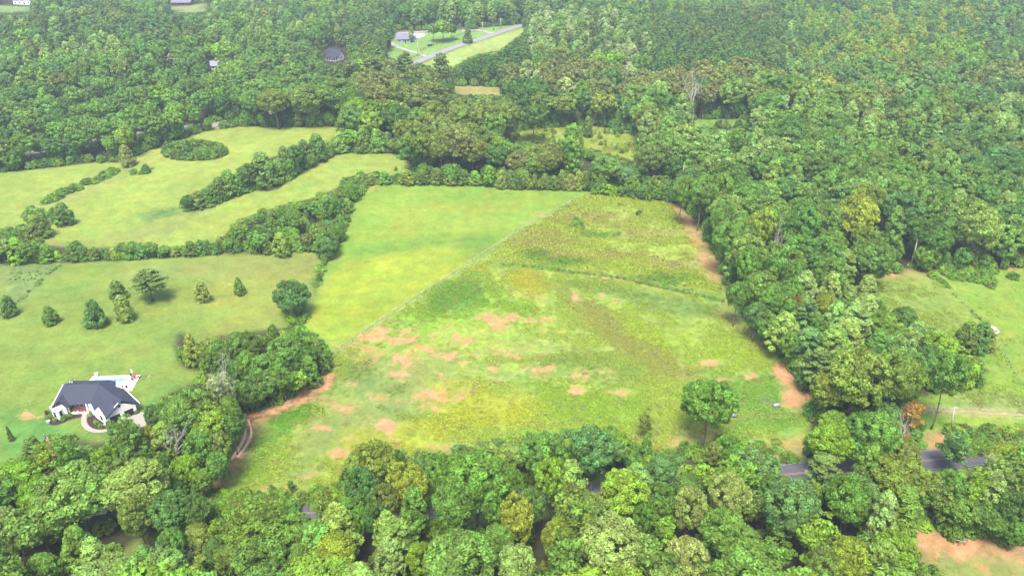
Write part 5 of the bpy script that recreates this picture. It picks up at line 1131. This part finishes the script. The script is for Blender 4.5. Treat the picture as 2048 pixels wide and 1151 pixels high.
for i, (a, b) in enumerate([(244.5, 775.6), (253.5, 776)]):
    x_, y_ = unpf(a, b, HZ).xy; m = MB(); m.tube([(0, 0, 0), (0, 0, .1), (0, 0, .6)], [.2, .26, .3], 9); o = m.obj('flower_pot', M['black'], smooth=True); o.location = (x_, y_, HZ+.16); tag(o, ['dark pot by the rear roof corner on the pool deck', 'dark pot standing alone on the right part of the pool deck'][i], 'pot', 'dark pots on the deck')
for i, (a, b) in enumerate([((296, 756), (300, 750)), ((299, 757), (303, 752))]):
    A_, B_ = unpf(a[0], a[1], HZ), unpf(b[0], b[1], HZ); m = MB(); m.tube([(0, 0, .12), ((B_-A_).x, (B_-A_).y, .12)], [.09, .09], 5); o = m.obj('plank', M['palepost']); o.location = (A_.x, A_.y, HZ); tag(o, ['pale plank lying on the grass right of the pool deck, left one', 'pale plank lying on the grass right of the pool deck, right one'][i], 'plank', 'planks on the lawn')
# beds and walk
def sheet(name, P, dz, mat, kind='structure', px_in=True):
    Pw = [unp(*p) for p in P] if px_in else P; c = np.mean(Pw, 0); Lp = smooth_line(Pw+[Pw[0]], .6)[:-1]; Vv = [(c[0], c[1], Tg(*c)+dz)]; k = len(Lp)
    for f in (.5, 1): Vv += [(c[0]+(p[0]-c[0])*f, c[1]+(p[1]-c[1])*f, Tg(c[0]+(p[0]-c[0])*f, c[1]+(p[1]-c[1])*f)+dz) for p in Lp]
    Fs = [(0, 1+i, 1+(i+1) % k) for i in range(k)]+[(1+i, 1+k+i, 1+k+(i+1) % k, 1+(i+1) % k) for i in range(k)]
    return put(name, mesh(name, Vv, Fs, [M[mat]]), kind=kind)
sheet('planting_bed', [(92.5,840),(96,833),(103,830),(118,838),(134,833),(140,828),(163,826),(163,833),(140,839),(120,848),(105,850),(96,847)], .06, 'mulch')
sheet('planting_bed', [(180,822),(176,833),(174,842),(180,852),(192,857.5),(206,857.5),(217,854),(206,844),(194,833)], .06, 'mulch')
ribbon('walkway', [(169.5,827),(168,836),(168,846),(174,855),(186,861),(200,862.5),(215,860),(226,853),(232,847)], 1.15, M['concrete'], .09)
ribbon('driveway', [(222,852),(232,843),(248,838),(266,834),(283,838)], 4.5, M['concrete'], .1)
def ball(px_, py_, r_, tone, label, sc=1.0, name='shrub'):
    x, y = unp(px_, py_); o = bpy.data.objects.new(name, None); COL.objects.link(o); o.location = (x, y, Tg(x, y)+.02); o.scale = (r_*2/4.0, r_*2/4.0, r_*1.9/2.9*sc); o.rotation_euler = (0, 0, px_)
    tag(o, label, 'shrub', 'clipped shrubs in the planting beds'); c = put('crown', PROTO['shrub'][int(px_) % 3][2], o); c['tint'] = TONE[tone]; put('stem', PROTO['shrub'][0][3], o)
ball(191, 845.5, .5, 'pale', 'clipped round shrub in the dark bed inside the walk, uppermost of three'); ball(195, 849, .55, 'bright', 'clipped round shrub in the dark bed inside the walk, middle of three'); ball(201.5, 854, .5, 'pale', 'clipped round shrub in the dark bed inside the walk, lowest of three')
ball(181.5, 828, .45, 'silver', 'pale grassy plant in the bed at the porch corner, upper'); ball(179, 834, .5, 'silver', 'pale grassy plant in the bed at the porch corner, lower')
for i, a in enumerate([(111, 841), (127, 839.5), (95, 836.5), (103, 832.5), (133, 835), (141, 833)]): ball(a[0], a[1], .55, ['pale', 'bright', 'bright', 'pale', 'mid', 'mid'][i], 'small green shrub at the foot of the bay, '+['left', 'right', 'bed corner', 'wall corner', 'under the right window', 'by the porch column'][i])
ball(218, 853, .55, 'mid', 'dark shrub at the garage corner', 1.8); ball(273.5, 826, .6, 'dark', 'round dark shrub at the right end of the garage wall'); ball(146, 823, .5, 'mid', 'leafy potted plant on the porch by the left column', 1.6)
x, y = unp(96.5, 830); r_ = bpy.data.objects.new('barbecue_grill', None); COL.objects.link(r_); r_.location = (x, y, Tg(x, y)); r_.rotation_euler = (0, 0, -.5); tag(r_, 'black lidded barbecue grill at the left corner of the white house', 'grill')
m = MB(); m.box((0, 0, .55), (1.3, .6, .9)); m.obj('cabinet', M['black'], r_); m = MB(); m.tube([(-.6, 0, 1.02), (.6, 0, 1.02)], [.3, .3], 10); m.obj('lid', M['black'], r_)
x, y = unp(97.5, 845); r_ = bpy.data.objects.new('garden_ornament', None); COL.objects.link(r_); r_.location = (x, y, Tg(x, y)+.05); tag(r_, 'small white ornament with a pedestal in the left planting bed', 'ornament')
m = MB(); m.tube([(0, 0, 0), (0, 0, .35), (0, 0, .45), (0, 0, .6)], [.25, .14, .42, .45], 10); m.obj('bowl', M['whiteplastic'], r_)
# flagpole on the lawn
x, y = unp(95, 890); h = h_from_px(x, y, 868); r_ = bpy.data.objects.new('flagpole', None); COL.objects.link(r_); r_.location = (x, y, Tg(x, y)); tag(r_, 'thin flagpole with a limp red, white and blue flag on the front lawn', 'flagpole')
m = MB(); m.tube([(0, 0, 0), (0, 0, h)], [.05, .03], 6); m.obj('pole', M['metal'], r_); m = MB(); m.tube([(0, 0, h), (0, 0, h+.08), (0, 0, h+.16)], [.03, .09, .03], 8); m.obj('finial', M['whiteplastic'], r_)
fl = MB(); Vf = []
for i in range(8):
    for j in range(8): Vf.append((.05+.10*i+.02*math.sin(j), .07*math.sin(i*1.6+j*.2), h-.25-1.5*j/7-.12*i*.5))
fl.add(Vf, []); 
for i in range(7):
    for j in range(7): fl.f.append((i*8+j, (i+1)*8+j, (i+1)*8+j+1, i*8+j+1)); fl.m.append(2 if (i < 3 and j < 4) else (0 if j % 2 == 0 else 1))
put('flag', fl.mesh('flag', [M['flagred'], M['whiteplastic'], M['flagblue']]), r_)

# ------------------------------------------------------------------ other buildings
def gable_house(name, label, cx, cy, wpx, dpt, hw, hr, rz, wall, roof_, cat='house', porch=False, n_win=3, ridge_x=True):
    x, y = unp(cx, cy); D_ = proj(x, y, 0)[2]; w = wpx*D_/FPX; z = Tg(x, y); r_ = bpy.data.objects.new(name, None); COL.objects.link(r_); r_.location = (x, y+dpt/2, z); r_.rotation_euler = (0, 0, rz); tag(r_, label, cat)
    a, b = w/2, dpt/2; m = MB(); m.box((0, 0, hw/2-.4), (w, dpt, hw+.8))
    m.add([(-a, -b, hw), (-a, b, hw), (-a, 0, hw+hr), (a, -b, hw), (a, b, hw), (a, 0, hw+hr)], [(0,2,1), (3,4,5)]); m.obj('wall', M[wall], r_)
    s = .5; k = hr/b; polys('roof', [[(-a-s, -b-s, hw-k*s), (a+s, -b-s, hw-k*s), (a+s, 0, hw+hr), (-a-s, 0, hw+hr)], [(-a-s, b+s, hw-k*s), (-a-s, 0, hw+hr), (a+s, 0, hw+hr), (a+s, b+s, hw-k*s)]], roof_, r_, .18)
    for i in range(n_win):
        u = -a+w*(i+.5)/n_win; m = MB(); m.box((u, -b-.03, 1.6), (1.3, .06, 1.3)); f = m.obj('window', M['whiteplastic'], r_); m = MB(); m.box((u, -b-.07, 1.6), (1.1, .04, 1.1)); m.obj('pane', M['glass'], f)
    m = MB(); m.box((a+.03, 0, 1.6), (.06, 1.4, 1.3)); f = m.obj('window', M['whiteplastic'], r_); m = MB(); m.box((a+.07, 0, 1.6), (.04, 1.2, 1.1)); m.obj('pane', M['glass'], f)
    m = MB(); m.box((a*.25, -b-.04, 1.05), (1, .08, 2.1)); m.obj('door', M['dark'], r_)
    if porch:
        polys('porch_roof', [[(-a, -b-2.8, hw-.7), (a, -b-2.8, hw-.7), (a, -b-.1, hw-.05), (-a, -b-.1, hw-.05)]], roof_, r_, .12); m = MB(); m.box((0, -b-1.4, .1), (w, 2.6, .5)); m.obj('porch_floor', M['cabin' if wall == 'cabin' else 'concrete'], r_)
        for i in range(6): m = MB(); m.box((-a+.2+(w-.4)*i/5, -b-2.6, (hw-.8)/2), (.18, .18, hw-.8)); m.obj('porch_column', M[wall], r_)
    return r_, w
gh, gw_ = gable_house('house', 'low grey house with grey roof beside the far driveway and lawn', 806, 86, 26, 9, 3.0, 3.0, .12, 'greysiding', 'greyshingle')
m = MB(); m.box((gw_/2+2.2, -.6, 1.5), (5, 6.4, 3)); m.obj('side_wing', M['greysiding'], gh); polys('side_wing_roof', [[(gw_/2, -4.2, 2.9), (gw_/2+5, -4.2, 2.9), (gw_/2+5, -.6, 4.5), (gw_/2-1, -.6, 4.5)], [(gw_/2, 3, 2.9), (gw_/2-1, -.6, 4.5), (gw_/2+5, -.6, 4.5), (gw_/2+5, 3, 2.9)]], 'greyshingle', gh, .15)
m = MB(); m.box((gw_/2+1.2, -3.86, 1.1), (1.1, .08, 2.2)); m.obj('front_door', M['dark'], gh)
for u in (gw_/2+.1, gw_/2+3.6): m = MB(); m.box((u, -4.0, 1.45), (.25, .25, 2.9)); m.obj('porch_column', M['whiteplastic'], gh)
sheet('patio', [(816,69),(825,67),(848,68),(848,73),(838,76),(830,77),(826,72)], .2, 'whitedeck')
gable_house('house', 'white house with steep dark roof half hidden by pines, far left of the road', 668, 121, 30, 7, 3.2, 3.8, -.4, 'white', 'shingle', porch=True, n_win=4)
gable_house('log_cabin', 'brown log cabin with long porch in a clearing at the top', 363, 11, 38, 9, 3.6, 3.0, .02, 'cabin', 'greyshingle', 'cabin', True, 5)
gable_house('house', 'white house with dark windows at the top left corner', 44, 9, 34, 9, 4.5, 3.0, .05, 'white', 'greyshingle', n_win=4)
gable_house('cottage', 'small white-walled cottage peeping between trees, upper left wood', 428, 140, 16, 7, 2.8, 2.2, .3, 'white', 'metal', n_win=2)
gable_house('cottage', 'small pink-roofed cottage peeping through the trees, upper left wood', 344, 126, 14, 7, 2.8, 2.4, -.2, 'white', 'pinkroof', n_win=2)
sh, sw = gable_house('shed', 'small shed with pink weathered roof beside the dark cedars in the right pasture', 1983, 674, 15, 2.6, 1.7, .7, .5, 'post', 'pinkroof', 'shed', n_win=0)
# deer stand, bin, trailer and the small things lying about the fields
x, y = unp(1294, 393); r_ = bpy.data.objects.new('hunting_stand', None); COL.objects.link(r_); r_.location = (x, y, Tg(x, y)); tag(r_, 'white box stand with dark roof on a post at the top of the weedy field', 'stand')
m = MB(); m.box((0, 0, 2.25), (1.1, 1.1, 1.2)); m.obj('cabin', M['whiteplastic'], r_); m = MB(); m.box((0, 0, 2.92), (1.35, 1.35, .12)); m.obj('roof', M['dark'], r_); m = MB(); m.box((0, -.57, 2.4), (.6, .04, .4)); m.obj('opening', M['dark'], r_)
for s in (-1, 1):
    for q in (-1, 1): m = MB(); m.tube([(s*.5, q*.5, -.1), (s*.42, q*.42, 1.66)], [.06, .06], 6); m.obj('leg', M['palepost'], r_)
x, y = unp(860, 92); r_ = bpy.data.objects.new('skip_container', None); COL.objects.link(r_); r_.location = (x, y, Tg(x, y)); r_.rotation_euler = (0, 0, .1); tag(r_, 'dark green open container on the far lawn before the big round tree', 'container')
m = MB(); 
for c, d in [((0, -1, .75), (3.4, .12, 1.2)), ((0, 1, .75), (3.4, .12, 1.2)), ((-1.64, 0, .75), (.12, 1.9, 1.2)), ((1.64, 0, .75), (.12, 1.9, 1.2)), ((0, 0, .2), (3.2, 1.9, .1))]: m.box(c, d)
m.obj('body', M['greenmetal'], r_)
for u in (-1.1, 0, 1.1): m = MB(); m.box((u, -1.09, .75), (.1, .06, 1.15)); m.obj('rib', M['greenmetal'], r_)
m = MB(); m.box((0, 0, 1.42), (3.6, 2.2, .08)); m.obj('rim', M['metal'], r_)
x, y = unp(1552, 814); r_ = bpy.data.objects.new('metal_trough', None); COL.objects.link(r_); r_.location = (x, y, Tg(x, y)+.35); r_.rotation_euler = (0, 0, .4); tag(r_, 'square grey metal trough in the green weeds left of the orange clay', 'trough')
m = MB()
for c, d in [((0, -.6, .25), (1.5, .05, .5)), ((0, .6, .25), (1.5, .05, .5)), ((-.72, 0, .25), (.05, 1.2, .5)), ((.72, 0, .25), (.05, 1.2, .5)), ((0, 0, .38), (1.4, 1.15, .04))]: m.box(c, d)
m.obj('body', M['metal'], r_); m = MB(); m.box((0, 0, .53), (1.6, .12, .05)); m.obj('brace', M['whiteplastic'], r_)
x, y = unp(1531, 806); r_ = bpy.data.objects.new('hay_ring', None); COL.objects.link(r_); r_.location = (x, y, Tg(x, y)+.3); tag(r_, 'thin round metal hay ring sunk in the weeds beside the trough', 'feeder')
for z in (.15, .75): m = MB(); m.tube([(1.2*math.cos(a), 1.2*math.sin(a), z) for a in np.linspace(0, 6.28, 22)], [.035]*22, 5); m.obj('hoop', M['metal'], r_)
for a in np.linspace(0, 6.28, 9)[:-1]: m = MB(); m.tube([(1.2*math.cos(a), 1.2*math.sin(a), .15), (1.2*math.cos(a+.2), 1.2*math.sin(a+.2), .75)], [.03, .03], 5); m.obj('bar', M['metal'], r_)
x, y = unp(1465, 834); r_ = bpy.data.objects.new('water_tank', None); COL.objects.link(r_); r_.location = (x, y, Tg(x, y)); tag(r_, 'small grey-white tank on its side at the right edge of the lone olive oak', 'tank')
m = MB(); m.tube([(-.9, 0, .7), (-.8, 0, .7), (.8, 0, .7), (.9, 0, .7)], [.35, .55, .55, .35], 12); m.obj('barrel', M['metal'], r_, smooth=True); m = MB(); m.box((0, 0, .12), (1.5, .7, .24)); m.obj('skid', M['metal'], r_)
x, y = unp(1454, 806); r_ = bpy.data.objects.new('mailbox', None); COL.objects.link(r_); r_.location = (x, y, Tg(x, y)); tag(r_, 'small white box on a post above right of the lone olive oak', 'box'); m = MB(); m.box((0, 0, 1.2), (.6, .4, .5)); m.obj('box', M['whiteplastic'], r_); m = MB(); m.box((0, 0, .5), (.12, .12, 1)); m.obj('post', M['palepost'], r_)
x, y = unp(1856, 541); r_ = bpy.data.objects.new('feed_bin', None); COL.objects.link(r_); r_.location = (x, y, Tg(x, y)+.2); tag(r_, 'white drum tipped beside the fence corner at the top of the right pasture', 'drum'); m = MB(); m.tube([(-.7, 0, .5), (.7, 0, .6)], [.45, .45], 12); m.obj('drum', M['whiteplastic'], r_); m = MB(); m.tube([(-.72, 0, .5), (-.78, 0, .5)], [.3, .3], 12); m.obj('lid', M['metal'], r_)
x, y = unp(987.5, 61.5); r_ = bpy.data.objects.new('letterbox', None); COL.objects.link(r_); r_.location = (x, y, Tg(x, y)); tag(r_, 'dark letterbox on a post beside the far road and driveway mouth', 'letterbox'); m = MB(); m.box((0, 0, 1.2), (1.0, .6, .6)); m.obj('box', M['black'], r_); m = MB(); m.box((0, 0, .45), (.2, .2, .9)); m.obj('post', M['post'], r_)

# ------------------------------------------------------------------ air: pale summer haze over the whole country
me = MB(); me.box((800-800, 1750, (CAM_H+6-14)/2), (5400, 5100, CAM_H+6+14)); hz = me.obj('haze', bpy.data.materials.new('haze_air'), kind='stuff')
hm = bpy.data.materials['haze_air']; hm.use_nodes = True; t = hm.node_tree; t.nodes.clear(); o = t.nodes.new('ShaderNodeOutputMaterial'); v = t.nodes.new('ShaderNodeVolumePrincipled')
v.inputs['Color'].default_value = (.74, .90, 1.0, 1); v.inputs['Density'].default_value = .00027; v.inputs['Anisotropy'].default_value = .2; t.links.new(v.outputs[0], o.inputs['Volume'])
tag(hz, 'thin pale blue haze in the air over the far woods', 'haze')
